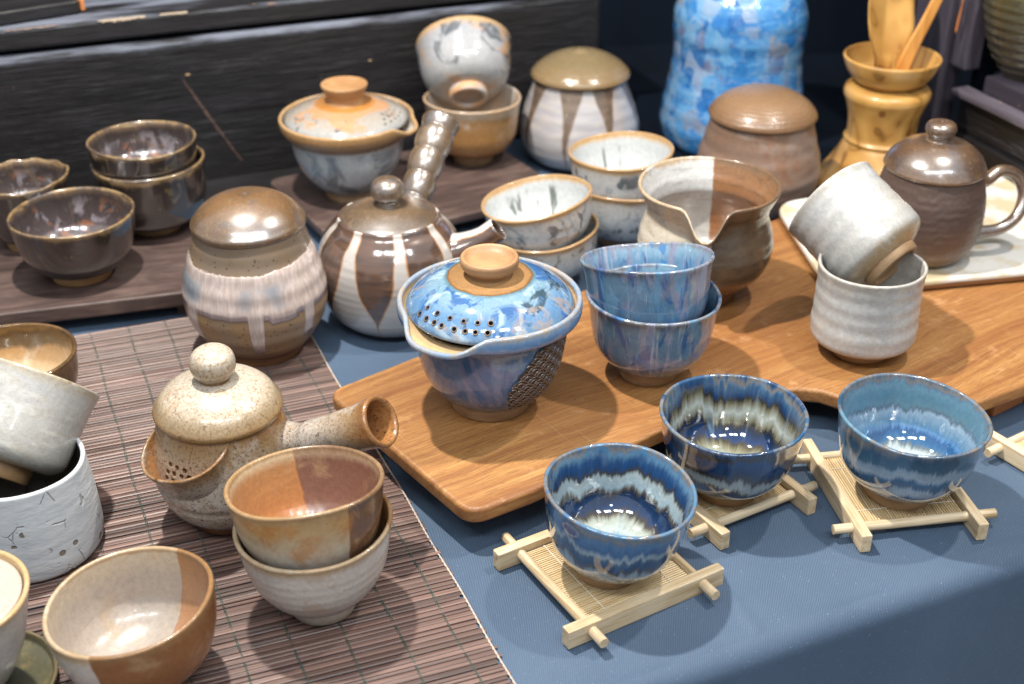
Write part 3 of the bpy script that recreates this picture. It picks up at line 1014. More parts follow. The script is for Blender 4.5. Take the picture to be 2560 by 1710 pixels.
def nuka(name, seed):
    return glaze(name, [(0, '#8f7a62'), (0.06, '#4a5262'), (0.14, '#3a587c'), (0.5, '#54708a'), (0.9, '#5a7488'), (0.97, '#474f5a'), (1.0, '#74767a'), (1.04, '#7896a8'), (1.2, '#587c98'), (1.6, '#5d86a0'), (2.4, '#3b678f')],
                 amp=0.06, mott=[('#807f92', 34, 0.48, 0.60, 0.8, (1, 1, 0.35), 1.5), ('#2a4c7c', 42, 0.52, 0.62, 0.8, (1, 1, 0.30), 2.0), ('#5c84a0', 50, 0.54, 0.64, 0.8, (1, 1, 0.28), 1.6),
                                 ('#636a58', 30, 0.60, 0.70, 0.6, (1, 1, 0.5), 1.0), ('#a9a6b2', 240, 0.56, 0.70, 0.6, (1, 1, 0.10), 0.8), ('#386ea0', 38, 0.60, 0.64, 0.8, (1, 1, 0.5), 2.5)],
                 rough=0.07, coat=0.7, bumps=(120, 0.14), seed=seed)

def tenmoku(name, seed, c=('#3f352d', '#584a3e', '#2a231f'), rough=0.2, fl=0.7):
    return glaze(name, [(0, c[2]), (0.3, c[0]), (0.7, c[1]), (0.96, c[0]), (1.0, '#8a735a'), (1.05, c[0]), (2.4, c[1])], amp=0.1,
                 mott=[('#7a6650', 130, 0.56, 0.7, 0.6), ('#4a4a52', 40, 0.5, 0.66, 0.5)], speck=[('#a58a63', 800, 0.30, fl), ('#2a2018', 620, 0.26, fl)], rough=rough + 0.1, coat=0.9, coat_ior=2.2, coat_rough=rough, spec=0.6, bumps=(300, 0.16), seed=seed, rough_var=0.12)

def oilspot(name, seed, warm=0.0):
    return glaze(name, [(0, '#231d19'), (0.15, '#28221f'), (0.6, '#352e2a'), (0.93, '#2e2724'), (0.985, '#7d6446'), (1.0, '#94784f'), (1.02, '#5f4e40'), (1.1, '#332c2a'), (1.45, '#463d3d'), (1.8, '#5a4f54'), (2.2, '#655a60')],
                 amp=0.12, mott=[('#8a8288', 40, 0.53, 0.62, 0.7, (1, 1, 0.6), 1.8, (1.05, 1.3, 2.5, 2.6)), ('#8a5a3c', 40, 0.58, 0.66, 0.7, (1, 1, 0.7), 1.4, (1.05, 1.3, 2.5, 2.6)), ('#6a5c50', 60, 0.58, 0.68, 0.5, (1, 1, 0.6), 1.4), ('#7a6a44', 45, 0.62, 0.72, 0.35), ('#2a2628', 50, 0.54, 0.66, 0.5, (1, 1, 1), 2)],
                 rough=0.2, coat=0.9, coat_ior=1.95, coat_rough=0.07, bumps=(110, 0.22), seed=seed)

def shino(name, seed, rim='#b0926a', dark='#4f5358', inner='#b9bbbb', amt=0.85):
    return glaze(name, [(0, '#96918a'), (0.2, '#a8aeb2'), (0.6, '#c3c6c8'), (0.9, '#b9b4ae'), (0.955, rim), (1.0, '#a5835c'), (1.03, rim), (1.10, inner), (1.7, inner), (2.4, '#b0b2b2')],
                 amp=0.05, mott=[(dark, 75, 0.555, 0.64, amt, (1, 1, 0.55), 0.5, (0.1, 0.2, 0.85, 0.95)), ('#6b7a86', 45, 0.50, 0.66, 0.6, (1, 1, 0.8), 1.0, (0.05, 0.1, 0.9, 0.97)),
                                 ('#4c524c', 70, 0.56, 0.65, 0.85, (1, 1, 0.28), 0.4, (1.1, 1.25, 1.9, 2.1)), ('#8a6a4a', 60, 0.60, 0.70, 0.5, (1, 1, 1), 1.0, (0.05, 0.1, 0.9, 0.97))],
                 rough=0.17, coat=0.3, bumps=(200, 0.18), seed=seed)

def white(name, seed, warm=True, rings=0.0, c='#aeadab'):
    return glaze(name, [(0, '#9a7c58'), (0.14, '#a58c6a'), (0.22, c), (0.9, '#a4a3a1'), (0.99, '#9a958d'), (1.02, '#aeaca8'), (2.4, '#8f8e8a')], amp=0.03,
                 mott=[('#b5a58e', 26, 0.5, 0.72, 0.40, (1, 1, 1.6)), ('#bebebe', 90, 0.5, 0.7, 0.4)], speck=[('#7a6a55', 900, 0.13, 0.6)], rough=0.27, bumps=(340, 0.22), coat=0.1, seed=seed)

# ================================================================== vessels
def vessel(name, label, cat, loc, prof, mat, foot=None, footmat=None, thick=3.2, floor=7, rotz=0.0, axis=None, group=None,
           wob=0.010, zwob=0.0007, ridge=None, deform=None, seed=1, part='body', n=70, lift=6.0):
    r = thing(name, label, cat, [q / 1000 for q in loc], rotz, group, axis)
    if foot:
        Hh = prof[-1][1]
        prof = [(q[0], q[1] + lift * max(0.0, 1 - q[1] / (0.62 * Hh)) ** 1.6) for q in prof]
        floor = floor + lift * 0.66
    b = revolve(part, shell(prof, thick, floor, ridge, n), mat, r, 96, wob, zwob, deform, seed)
    if foot:
        ro, h = foot
        h = h + lift * 0.84
        fp = [(0, h * 0.62), (ro - 6.2, h * 0.6), (ro - 4.8, h * 0.4), (ro - 4.2, 0.3), (ro - 3.4, 0), (ro - 0.8, 0), (ro, 0.7), (ro + 0.5, h * 0.5), (ro + 0.8, h), (ro + 0.4, h + 1.2), (0, h + 1.0)]
        revolve('foot', [(max(a, 0) / 1000, z / 1000, k / 10) for k, (a, z) in enumerate(fp)], footmat or g_foot, r, 72, wob, 0, None, seed + 1)
    return r
def up(a):  # degrees -> radians, measured so that 270 faces the viewer
    return math.radians(a)

BZ, KZ, TAZ, TBZ, MZ = 32.3, 8.3, 22.9, 18.9, 2.0
bowlp = [(21, 4), (26, 5.2), (31.5, 11), (37.5, 23), (41, 39), (43.6, 54), (44.6, 58.5)]
vessel('tea_bowl', 'glossy navy and cream dripped bowl on the front coaster, nearest the viewer', 'bowl', (55.9, 601.8, KZ),
       bowlp, navy('navy_cream_glaze', 1.0), (19.8, 4.6), g_foot, 3.0, 7.5, 0.3, group='navy and cream tea bowls', lift=8.5, seed=2, axis=(0.10, -0.01, 1), wob=0.012)
vessel('tea_bowl', 'dark navy bowl with brown-fringed cream streaks on the middle coaster', 'bowl', (136.4, 680.4, KZ),
       [(r * 1.035, z) for r, z in bowlp], navy('navy_brown_glaze', 4.3, 1), (20.0, 4.6), g_foot_orange, 3.0, 7.5, 1.9, group='navy and cream tea bowls', lift=8.5, seed=5, axis=(0.02, -0.01, 1))
vessel('tea_bowl', 'grey-blue and white banded bowl on the rightmost coaster', 'bowl', (245.8, 678.1, KZ),
       [(r * 1.045, z * 1.01) for r, z in bowlp], navy('pale_navy_glaze', 8.1, 2), (21.5, 4.6), g_foot, 3.0, 7.5, 0.9, group='navy and cream tea bowls', lift=8.5, seed=9, axis=(0.05, -0.02, 1))

# ---- blue lidded bowl in the middle
def spout_deform(th0, width, out, drop, H, reach=0.35, p=4):
    def f(th, r, z, v):
        d = (th - th0 + PI) % (2 * PI) - PI
        w = math.exp(-abs(d / width) ** p)
        k = max(0.0, 1 - abs(v - 1) / reach)
        k = k * k * (3 - 2 * k)
        return r + out * w * k, z - drop * w * k
    return f
lid_glaze = glaze('blue_lid_glaze', [(0.0, '#4a6888'), (0.10, '#5d7c9a'), (0.3, '#587b9e'), (0.5, '#728c9e'), (0.68, '#6f8a98'), (0.735, '#4f6a74'), (0.75, '#6e4a26'), (0.78, '#8f6c48'), (1.0, '#9c7850'), (2.4, '#9c7850')],
                  amp=0.035, flow=(70, 40), fine=0.012, fflow=(400, 200),
                  mott=[('#2c5488', 26, 0.48, 0.58, 0.9, (1, 1, 0.7), 1.6, (0.02, 0.06, 0.68, 0.73)), ('#9fb0ba', 30, 0.52, 0.64, 0.75, (1, 1, 0.8), 1.8, (0.0, 0.05, 0.68, 0.73)),
                        ('#24343f', 36, 0.57, 0.66, 0.85, (1, 1, 1), 1.5, (0.05, 0.12, 0.6, 0.7)), ('#8f847e', 42, 0.58, 0.68, 0.75, (1, 1, 1), 2.2, (0.02, 0.06, 0.4, 0.55)), ('#4f80c8', 220, 0.56, 0.68, 0.4, (1, 1, 0.3), 1, (0.0, 0.05, 0.68, 0.73))],
                  rough=0.055, coat=0.7, bumps=(90, 0.10), seed=3)
pot_glaze = glaze('blue_pot_glaze', [(0, '#5c4a3c'), (0.09, '#4e4c62'), (0.16, '#465670'), (0.5, '#566c8c'), (0.8, '#56708e'), (0.84, '#3f4260'), (0.88, '#5b7aa4'), (0.97, '#6484a8'), (1.0, '#8a9098'), (1.02, '#a58a68'), (1.06, '#b79a74'), (2.4, '#a98a60')],
                  amp=0.03, mott=[('#36567f', 28, 0.5, 0.6, 0.8, (1, 1, 0.4), 1.5, (0.1, 0.2, 0.78, 0.82)), ('#7d7a90', 30, 0.50, 0.64, 0.75, (1, 1, 0.5), 1.2, (0.1, 0.15, 0.8, 0.84)), ('#8b8a8c', 22, 0.55, 0.66, 0.7, (1, 1, 0.6), 1.0, (0.1, 0.15, 0.78, 0.82)),
                                  ('#2a3c50', 40, 0.62, 0.70, 0.7, (1, 1, 0.5), 1.5, (0.1, 0.2, 0.78, 0.82))],
                  rough=0.10, coat=0.4, bumps=(150, 0.14), seed=6)
lp = thing('lidded_bowl', 'light blue lidded bowl with clay knob and carved wave patch on the wooden board', 'lidded bowl', (-0.0143, 0.747, BZ / 1000))
spang = math.atan2(-0.84, -0.54)
lpprof = [(27.6, 10.5), (33, 13), (40, 21), (45.6, 34), (48.6, 50), (50.5, 64.5), (51.5, 67), (56.5, 68.6), (59.2, 71.5), (60, 76), (59.6, 80)]
body = revolve('body', shell(lpprof, 4.2, 14, None, 100, (75.5, 46.0, 1.0)), pot_glaze, lp, 128, 0.006, 0.0004, spout_deform(spang, 0.44, 0.0085, 0.0085, 80, 0.16, 4), 3)
fp = [(0, 2.2), (20, 2.2), (21.5, 1.2), (22.2, 0), (25.4, 0), (26.4, 0.8), (26.8, 5), (27.9, 11.6), (0, 11.0)]
revolve('foot', [(a / 1000, z / 1000, k / 8) for k, (a, z) in enumerate(fp)], g_foot, lp, 72, 0.006, 0, None, 3)
lid = revolve('lid', lidprof([(54.2, 74.6), (54.6, 76.2), (53.6, 78.6), (50.5, 82.8), (45, 87.8), (38, 92), (30, 94.8), (23, 96.2), (15, 97)], 3.4), lid_glaze, lp, 128, 0.004, 0.0, None, 4)
holes = []
rr = random.Random(5)
for row, (rad_, z, cnt, sp) in enumerate([(51.0, 82.25, 8, 0.145), (46.6, 86.5, 6, 0.20)]):
    for k in range(cnt):
        a = spang + (k - (cnt - 1) / 2 + 0.35 * (row % 2)) * sp + rr.uniform(-.02, .02) + (0.05 if row < 2 else 0.0)
        nz = 0.78 + 0.06 * row
        nr = math.sqrt(1 - nz * nz)
        holes.append(((rad_ / 1000 * math.cos(a), rad_ / 1000 * math.sin(a), z / 1000), (nr * math.cos(a), nr * math.sin(a), nz), 0.00152 + rr.uniform(-.0001, .0002), 0.016))
cut_holes(lid, holes)
def hole_rims(hs, parent, mat, r_):
    bm = bmesh.new()
    for cc_, d_, rad_, L_ in hs:
        q = Vector((0, 0, 1)).rotation_difference(Vector(d_).normalized())
        vs_ = []
        for i_ in range(14):
            A_ = 2 * PI * i_ / 14
            for j_ in range(6):
                B_ = 2 * PI * j_ / 6
                p_ = Vector(((rad_ + 0.0001 + r_ * math.cos(B_)) * math.cos(A_), (rad_ + 0.0001 + r_ * math.cos(B_)) * math.sin(A_), r_ * 0.8 * math.sin(B_)))
                vs_.append(bm.verts.new(Vector(cc_) + q @ p_))
        for i_ in range(14):
            for j_ in range(6):
                bm.faces.new((vs_[i_ * 6 + j_], vs_[((i_ + 1) % 14) * 6 + j_], vs_[((i_ + 1) % 14) * 6 + (j_ + 1) % 6], vs_[i_ * 6 + (j_ + 1) % 6]))
    me_ = bpy.data.meshes.new('hole_rims'); bm.to_mesh(me_); bm.free()
    o_ = link('hole_rims', me_, mat, parent)
    o_['kind'] = 'stuff'
    return o_
hole_rims(holes, lid, clay('hole_clay', '#7d6a58', '#5f4c3c', 0.5), 0.0004)
kn = [(14.6, 94.5), (14.4, 98), (15.2, 100), (17.6, 102.3), (18.7, 105), (18.9, 108), (18.0, 109.7), (16.6, 109.6), (15.2, 108.2), (13, 106.6), (8, 105.6), (0, 105.2)]
knob = revolve('knob', solid(kn, 60), clay('knob_clay', '#a9845e', '#8f6a48', 0.5), lid, 80, 0.005, 0, None, 5)
# carved overlapping-wave relief on the pot's right flank
def carved():
    O = spline(lpprof, 300)
    zs = O[:, 1]; rs = O[:, 0]
    nu, nv = 300, 210
    a0, a1 = math.radians(283), math.radians(357)
    z0, z1 = 14.5, 64.0
    R_, step, rowh = 5.7, 9.6, 4.2
    V, idx, F, HH = [], {}, [], []
    arc = 47.0
    def inside(s, z):
        # s runs along the flank in mm from the left end of the patch
        q = (z - z0) / (z1 - z0)
        left = 2.0 + 26 * max(0, q - 0.42) ** 1.15 * 1.4 + 9 * (1 - min(1, q / 0.4)) ** 2 * 0.5
        left += 0.7 * math.sin(z * 0.9) + 0.4 * math.sin(z * 2.1)
        return s > left
    for i in range(nu + 1):
        a = a0 + (a1 - a0) * i / nu
        for j in range(nv + 1):
            z = z0 + (z1 - z0) * j / nv
            r = float(np.interp(z, zs, rs))
            s = (a - a0) * arc
            best = None
            row = int(math.floor(z / rowh))
            # scales of the lower rows lie in front of those above
            for k in range(row - 2, row + 1):
                cz = k * rowh
                cx = (math.floor(s / step - 0.5 * (k % 2)) + 0.5 + 0.5 * (k % 2)) * step
                d = math.hypot(s - cx, z - cz)
                if z >= cz - 0.2 and d < R_:
                    best = d
                    break
            if best is None:
                h = 0.0
            else:
                ph = best / R_
                h = 0.9 * sum(math.exp(-((ph - q) / 0.10) ** 2) for q in (0.92, 0.52))
            edge = 1.0
            rr_ = r + 0.25 + h
            idx[i, j] = len(V)
            V.append((rr_ * math.cos(a) / 1000, rr_ * math.sin(a) / 1000, z / 1000))
            HH.append(h / 0.9)
    for i in range(nu):
        for j in range(nv):
            s = (i + 0.5) / nu * (a1 - a0) * arc
            z = z0 + (z1 - z0) * (j + 0.5) / nv
            if inside(s, z):
                F.append((idx[i, j], idx[i + 1, j], idx[i + 1, j + 1], idx[i, j + 1]))
    used = sorted({k for f in F for k in f})
    remap = {k: q for q, k in enumerate(used)}
    me = mesh('carved_waves', [V[k] for k in used], [tuple(remap[k] for k in f) for f in F])
    at_ = me.attributes.new('ridge', 'FLOAT', 'POINT')
    at_.data.foreach_set('value', [HH[k] for k in used])
    t = NT('carved_brown_clay')
    g = t.noise(t.tc(), 500.0, 3.0)
    ar = t.n('ShaderNodeAttribute', attribute_name='ridge').outputs['Fac']
    m = t.out(t.mix(t.mr(ar, 0.45, 0.95), t.mix(t.mr(g, 0.3, 0.7), '#2a1b13', '#3f2a1c'), '#6d5a50'), 0.3, t.bump(g, 0.15, 0.0003), 0, 0.6, 0.3, 0.2)
    link('carved_waves', me, m, lp)
carved()

# ---- blue stacked cups
cupp = [(22, 5), (27, 7), (33, 14), (38.6, 25), (41.6, 40), (43.4, 53), (44.9, 60), (45.5, 62)]
vessel('tea_cup', 'mottled blue cup at the bottom of the blue stack on the wooden board', 'cup', (96, 785, BZ), cupp, nuka('nuka_blue_low', 2.0), (20.4, 5.5), g_foot, 3.0, 8, 0.4, group='stacked blue cups', seed=12)
vessel('tea_cup', 'streaky blue cup tilted back on top of the blue stack', 'cup', (95, 781.0, 56.5), cupp, nuka('nuka_blue_top', 7.7), (20.4, 5.5), g_foot, 3.0, 8, 2.2, group='stacked blue cups', seed=13, axis=(-0.06, 0.235, 1))

# ---- white cups on the right
wcp = [(22.0, 5), (26, 6.5), (34.6, 11.5), (36.8, 17), (36.4, 37), (36.2, 60), (37, 67.5), (37.2, 69)]
wm1 = white('white_ridged_glaze', 3.0); wm2 = white('white_ridged_glaze_tilted', 6.0, c='#9c9a96')
vessel('tea_cup', 'upright white ridged cup on the wooden board holding a tilted cup', 'cup', (251.1, 815.9, BZ), wcp, wm1, (21, 4), g_foot_orange, 3.0, 7, 0, seed=21, ridge=(0.20, 11.5, 14, 66), wob=0.006, group='white ridged cups', lift=1.6)
vessel('tea_cup', 'white ridged cup lying tilted in the other white cup, its foot showing', 'cup', (269.5, 824.5, 94.5), wcp, wm2, (21, 4), g_foot, 3.0, 7, 0.5, axis=(-0.60, 0.632, 0.495), seed=22, ridge=(0.20, 11.5, 14, 66), wob=0.006, group='white ridged cups', lift=1.6)

# ---- two-tone pitcher with water
pp = [(26.5, 5), (31, 8), (39, 15), (47.5, 28), (51.3, 44), (49.5, 58), (45.8, 70), (46.5, 77), (50, 85), (53.2, 92)]
pit_m = glaze('two_tone_pitcher_glaze', [(0, '#8d6f50'), (0.12, '#9c8468'), (0.22, '#b5aa9a'), (0.6, '#bfb6a8'), (0.97, '#b3a48f'), (1.0, '#a68f72'), (1.03, '#b4b3b0'), (2.4, '#a9abac')], amp=0.05,
              split=(math.radians(352), 0.0035, [(0, '#6b4629'), (0.30, '#6d4b30'), (0.36, '#4a3d30'), (0.6, '#57493b'), (0.9, '#574535'), (1.0, '#6b5440'), (1.05, '#7a583c'), (1.4, '#8f6240'), (2.4, '#7d5030')]),
              mott=[('#2d2822', 60, 0.52, 0.66, 0.25, (1, 1, 4), 0.5)], speck=[('#5a4028', 1000, 0.15, 0.7)], rough=0.22, coat=0.2, bumps=(300, 0.25), seed=4)
pr = vessel('pouring_pitcher', 'beige and brown two-tone open pitcher with a pulled spout, on the wooden board', 'pitcher', (147.1, 902.1, BZ), pp, pit_m, (25.5, 5.5), g_foot_dark, 3.4, 9, 0, seed=31,
            ridge=(0.15, 9, 25, 85), deform=spout_deform(math.radians(261), 0.21, 0.012, 0.0195, 92, 0.36, 2.4), wob=0.008)
t = NT('clear_tea_water')
tr = t.n('ShaderNodeBsdfTransparent'); tr.inputs[0].default_value = (0.93, 0.90, 0.86, 1)
gl = t.n('ShaderNodeBsdfGlossy'); gl.inputs['Roughness'].default_value = 0.02
fr = t.n('ShaderNodeFresnel'); fr.inputs[0].default_value = 1.33
mx = t.n('ShaderNodeMixShader')
t.put(mx.inputs[0], fr.outputs[0]); t.put(mx.inputs[1], tr.outputs[0]); t.put(mx.inputs[2], gl.outputs[0])
t.put(t.t.nodes['Material Output'].inputs['Surface'], mx.outputs[0])
rw = 41.6
wo = revolve('water', [(rw / 1000, 0.0004, 0.2), (rw * 0.97 / 1000, 0.0001, 0.5), (0, 0.0, 1)], t.m, None, 64)
wo.location = (0.1471, 0.9021, 0.032 + 0.069)
tag(wo, 'clear pale water filling the two-tone pitcher', 'water')

# ---- brown teapot with loop handle on the white plate
brn = tenmoku('brown_teapot_glaze', 2.0, ('#4f3c2e', '#5f4632', '#6b5038'), 0.22)
tp = thing('teapot', 'dark brown teapot with a side loop handle standing on the white plate', 'teapot', (0.3315, 0.9574, 0.0402))
revolve('body', shell([(26, 0), (30, 2.5), (36, 9), (41.5, 21), (43.2, 38), (42, 55), (38.8, 68), (37, 75)], 3.2, 6, (0.08, 5.5, 8, 70)),
        glaze('matt_brown_clay', [(0, '#7a6046'), (0.3, '#5f4b40'), (0.6, '#4d3f3b'), (1, '#55443c'), (2.4, '#3d322c')], amp=0.15, speck=[('#8d7358', 1100, 0.15, 0.4)], rough=0.42, bumps=(320, 0.3), coat=0.1, seed=8, rings=60), tp, 96, 0.005, 0, None, 41)
tlid = revolve('lid', lidprof([(38.4, 75.5), (39.4, 77.2), (38.6, 79.5), (35, 86), (27, 93), (18, 97), (9, 98.6)], 3), brn, tp, 96, 0.004, 0, None, 42)
revolve('knob', solid([(9.2, 97), (8.4, 99.5), (8.8, 102), (11, 104), (11.9, 107.5), (10.8, 111), (7.5, 113), (3, 113.3), (1.5, 112.8), (0, 112.8)], 40), brn, tlid, 56, 0.004, 0, None, 43)
tube('handle', [(36, 6, 62), (45, 9, 60), (58, 15, 66), (74, 18, 60), (80.5, 14, 46), (74, 5, 30), (60, 0, 22), (42, -2, 20), (36, -2, 19)], [6.5, 5.4, 5.0, 5.0, 5.0, 4.8, 4.8, 5.6, 6.4], brn, tp, 70, 24)
# plate
pl_m = glaze('white_plate_glaze', [(0, '#b8b4ae'), (2.4, '#cfccc6')], amp=0.02, mott=[('#c6b48e', 22, 0.5, 0.68, 0.45), ('#dadad8', 60, 0.5, 0.7, 0.5)], rough=0.2, coat=0.2, bumps=(120, 0.15), seed=2)
t = NT('plate_edge_glaze')
plx = t.xyz()
ng = t.noise(t.tc(), 40.0, 4.0)
plate_m = t.out(t.mix(t.mr(t.ma('ADD', plx[2], t.ma('MULTIPLY', ng, 0.0025)), 0.0066, 0.0078), '#7d5638', t.mix(t.mr(ng, 0.42, 0.62), '#cbc9c4', '#bdae90')), 0.22, t.bump(t.noise(t.tc(), 130.0, 3.0), 0.2, 0.001), 0, 0.5, 0.2)
pt = thing('ceramic_plate', 'white rectangular ceramic plate with a brown rim on the right of the wooden board', 'plate', (0.255, 0.9085, 0.0322), math.radians(15))
pso = slab('plate_panel', fillet([(-0.014, -0.014), (0.235, -0.032), (0.245, 0.165), (0.014, 0.150)], [0.03, 0.03, 0.03, 0.026]), 0.0, 0.0108, plate_m, pt, 0.004, lip=(0.006, 0.0022, 0.008))

# ---- brown lidded jar, striped jar, dripped jar
def jar(name, label, loc, prof, bm_, lidp, lm, foot, footm, seed, ridge=None, thick=3.6, rotz=0.0, axis=None, knob=None):
    r = thing(name, label, 'jar', [q / 1000 for q in loc], rotz, None, axis)
    revolve('body', shell(prof, thick, 7, ridge, 90), bm_, r, 112, 0.007, 0.0, None, seed)
    l = revolve('lid', lidprof(lidp, 3.2), lm, r, 112, 0.006, 0.0, None, seed + 1)
    if foot:
        ro, h = foot
        revolve('foot', [(a / 1000, z / 1000, k / 6) for k, (a, z) in enumerate([(0, 1.5), (ro - 5, 1.5), (ro - 4, 0), (ro - 0.7, 0), (ro, 0.8), (ro + 0.6, h), (0, h + 0.5)])], footm, r, 72, 0.006, 0, None, seed + 2)
    return r
bj = glaze('brown_jar_glaze', [(0, '#5c4436'), (0.2, '#6d5446'), (0.5, '#80685a'), (0.8, '#735c4e'), (1.0, '#745a48'), (2.4, '#5f4533')], amp=0.16, flow=(9, 30), mott=[('#8d8078', 25, 0.5, 0.66, 0.5, (1, 1, 1.5)), ('#7a4f34', 30, 0.55, 0.7, 0.6)], rough=0.45, bumps=(300, 0.25), seed=3, rings=50)
bjl = glaze('brown_jar_lid_glaze', [(0, '#70543c'), (0.4, '#80644a'), (1, '#755a40'), (2.4, '#755a40')], amp=0.05, rough=0.30, bumps=(200, 0.2), coat=0.2, seed=4, rings=90)
jar('lidded_jar', 'plain brown lidded jar in front of the blue vase', (229.5, 1142.1, 2.9), [(37, 0), (44, 3), (52.5, 14), (57.4, 32), (56.5, 46), (53, 60), (48.5, 76), (46.5, 86), (46, 89)], bj,
    [(48.6, 87.5), (49.8, 89.3), (49, 92), (44.5, 98), (35, 105), (22, 110.5), (8, 113), (0, 113.2)], bjl, None, None, 51, (0.3, 17, 20, 80))
def stripe_nodes(name, base, whitec, n_, widths, seed, rough=0.15, shift=0.0, edge='#a9794a'):
    t = NT(name)
    u, v = t.uv()
    P = t.tc()
    nz = t.noise(t.mp(P, (60, 60, 24), (seed, 0, 0)), 1.0, 3.0)
    uu = t.ma('ADD', t.ma('ADD', t.ma('MULTIPLY', u, n_), shift), t.ma('MULTIPLY', t.ma('SUBTRACT', nz, 0.5), 0.16))
    cell = t.ma('FLOOR', uu)
    rnd_ = t.ma('FRACT', t.ma('MULTIPLY', t.ma('SINE', t.ma('ADD', t.ma('MULTIPLY', cell, 12.9), seed)), 43.7))
    d = t.ma('ABSOLUTE', t.ma('SUBTRACT', t.ma('FRACT', uu), 0.5))
    vv = t.ma('ADD', v, t.ma('MULTIPLY', t.ma('SUBTRACT', rnd_, 0.5), 0.16))
    wr = t.n('ShaderNodeFloatCurve')
    cm = wr.mapping.curves[0]
    pts = widths
    cm.points[0].location = pts[0]; cm.points[1].location = pts[-1]
    for q in pts[1:-1]:
        cm.points.new(*q)
    wr.mapping.update()
    t.put(wr.inputs['Value'], vv)
    w = wr.outputs[0]
    dd = t.ma('SUBTRACT', w, d)
    mk = t.mr(dd, -0.012, 0.012)
    eg = t.mr(t.ma('ABSOLUTE', dd), 0.0, 0.03, 0.8, 0.0)
    g = t.noise(t.mp(P, (40, 40, 220)), 1.0, 3.0)
    bcol = t.mix(t.mr(g, 0.35, 0.65), base[0], base[1])
    bcol = t.mix(t.mr(t.noise(P, 36.0, 3.0), 0.55, 0.7, 0, 0.6), bcol, base[2])
    wcol = t.mix(t.mr(g, 0.3, 0.7), whitec[0], whitec[1])
    wcol = t.mix(t.mr(v, 0.0, 0.12, 1.0, 0.0), wcol, '#6b5a55')
    col = t.mix(mk, bcol, wcol)
    col = t.mix(eg, col, edge)
    col = t.mix(t.mr(v, 1.0, 1.03), col, base[0])
    nrm = t.bump(t.ma('ADD', t.ma('MULTIPLY', mk, 0.9), t.ma('MULTIPLY', g, 0.5)), 0.3, 0.0008)
    return t.out(col, t.ma('ADD', rough, t.ma('MULTIPLY', mk, 0.12)), nrm, 0, 0.5, 0.9, 0.12, 1.9)
sj = stripe_nodes('striped_jar_glaze', ('#5d4e42', '#6e5c4d', '#544a44'), ('#aca5a1', '#9a979c'), 8.0, [(0, 0.5), (0.3, 0.46), (0.55, 0.42), (0.75, 0.34), (0.9, 0.22), (1.0, 0.15)], 2.0, 0.3, 0.35, '#8d7a6b')
sjl = glaze('olive_lid_glaze', [(0, '#7d6648'), (0.5, '#6f6046'), (1, '#7d6c50'), (2.4, '#7d6c50')], amp=0.05, rough=0.18, coat=0.3, bumps=(200, 0.15), seed=7, rings=70)
jar('lidded_jar', 'round jar with white and brown vertical stripes and a domed olive lid at the back', (67.9, 1258.0, 2.9), [(39, 0), (47, 3.5), (57, 16), (60.4, 34), (56, 54), (49, 73), (45.5, 84), (45, 88)], sj,
    [(48.4, 87), (49.6, 89), (48.5, 91.8), (42, 98.5), (31, 105.5), (18, 110), (8, 111.4), (5.6, 112.6), (3, 113.2), (0, 113.4)], sjl, None, None, 55, (0.12, 13, 15, 80))

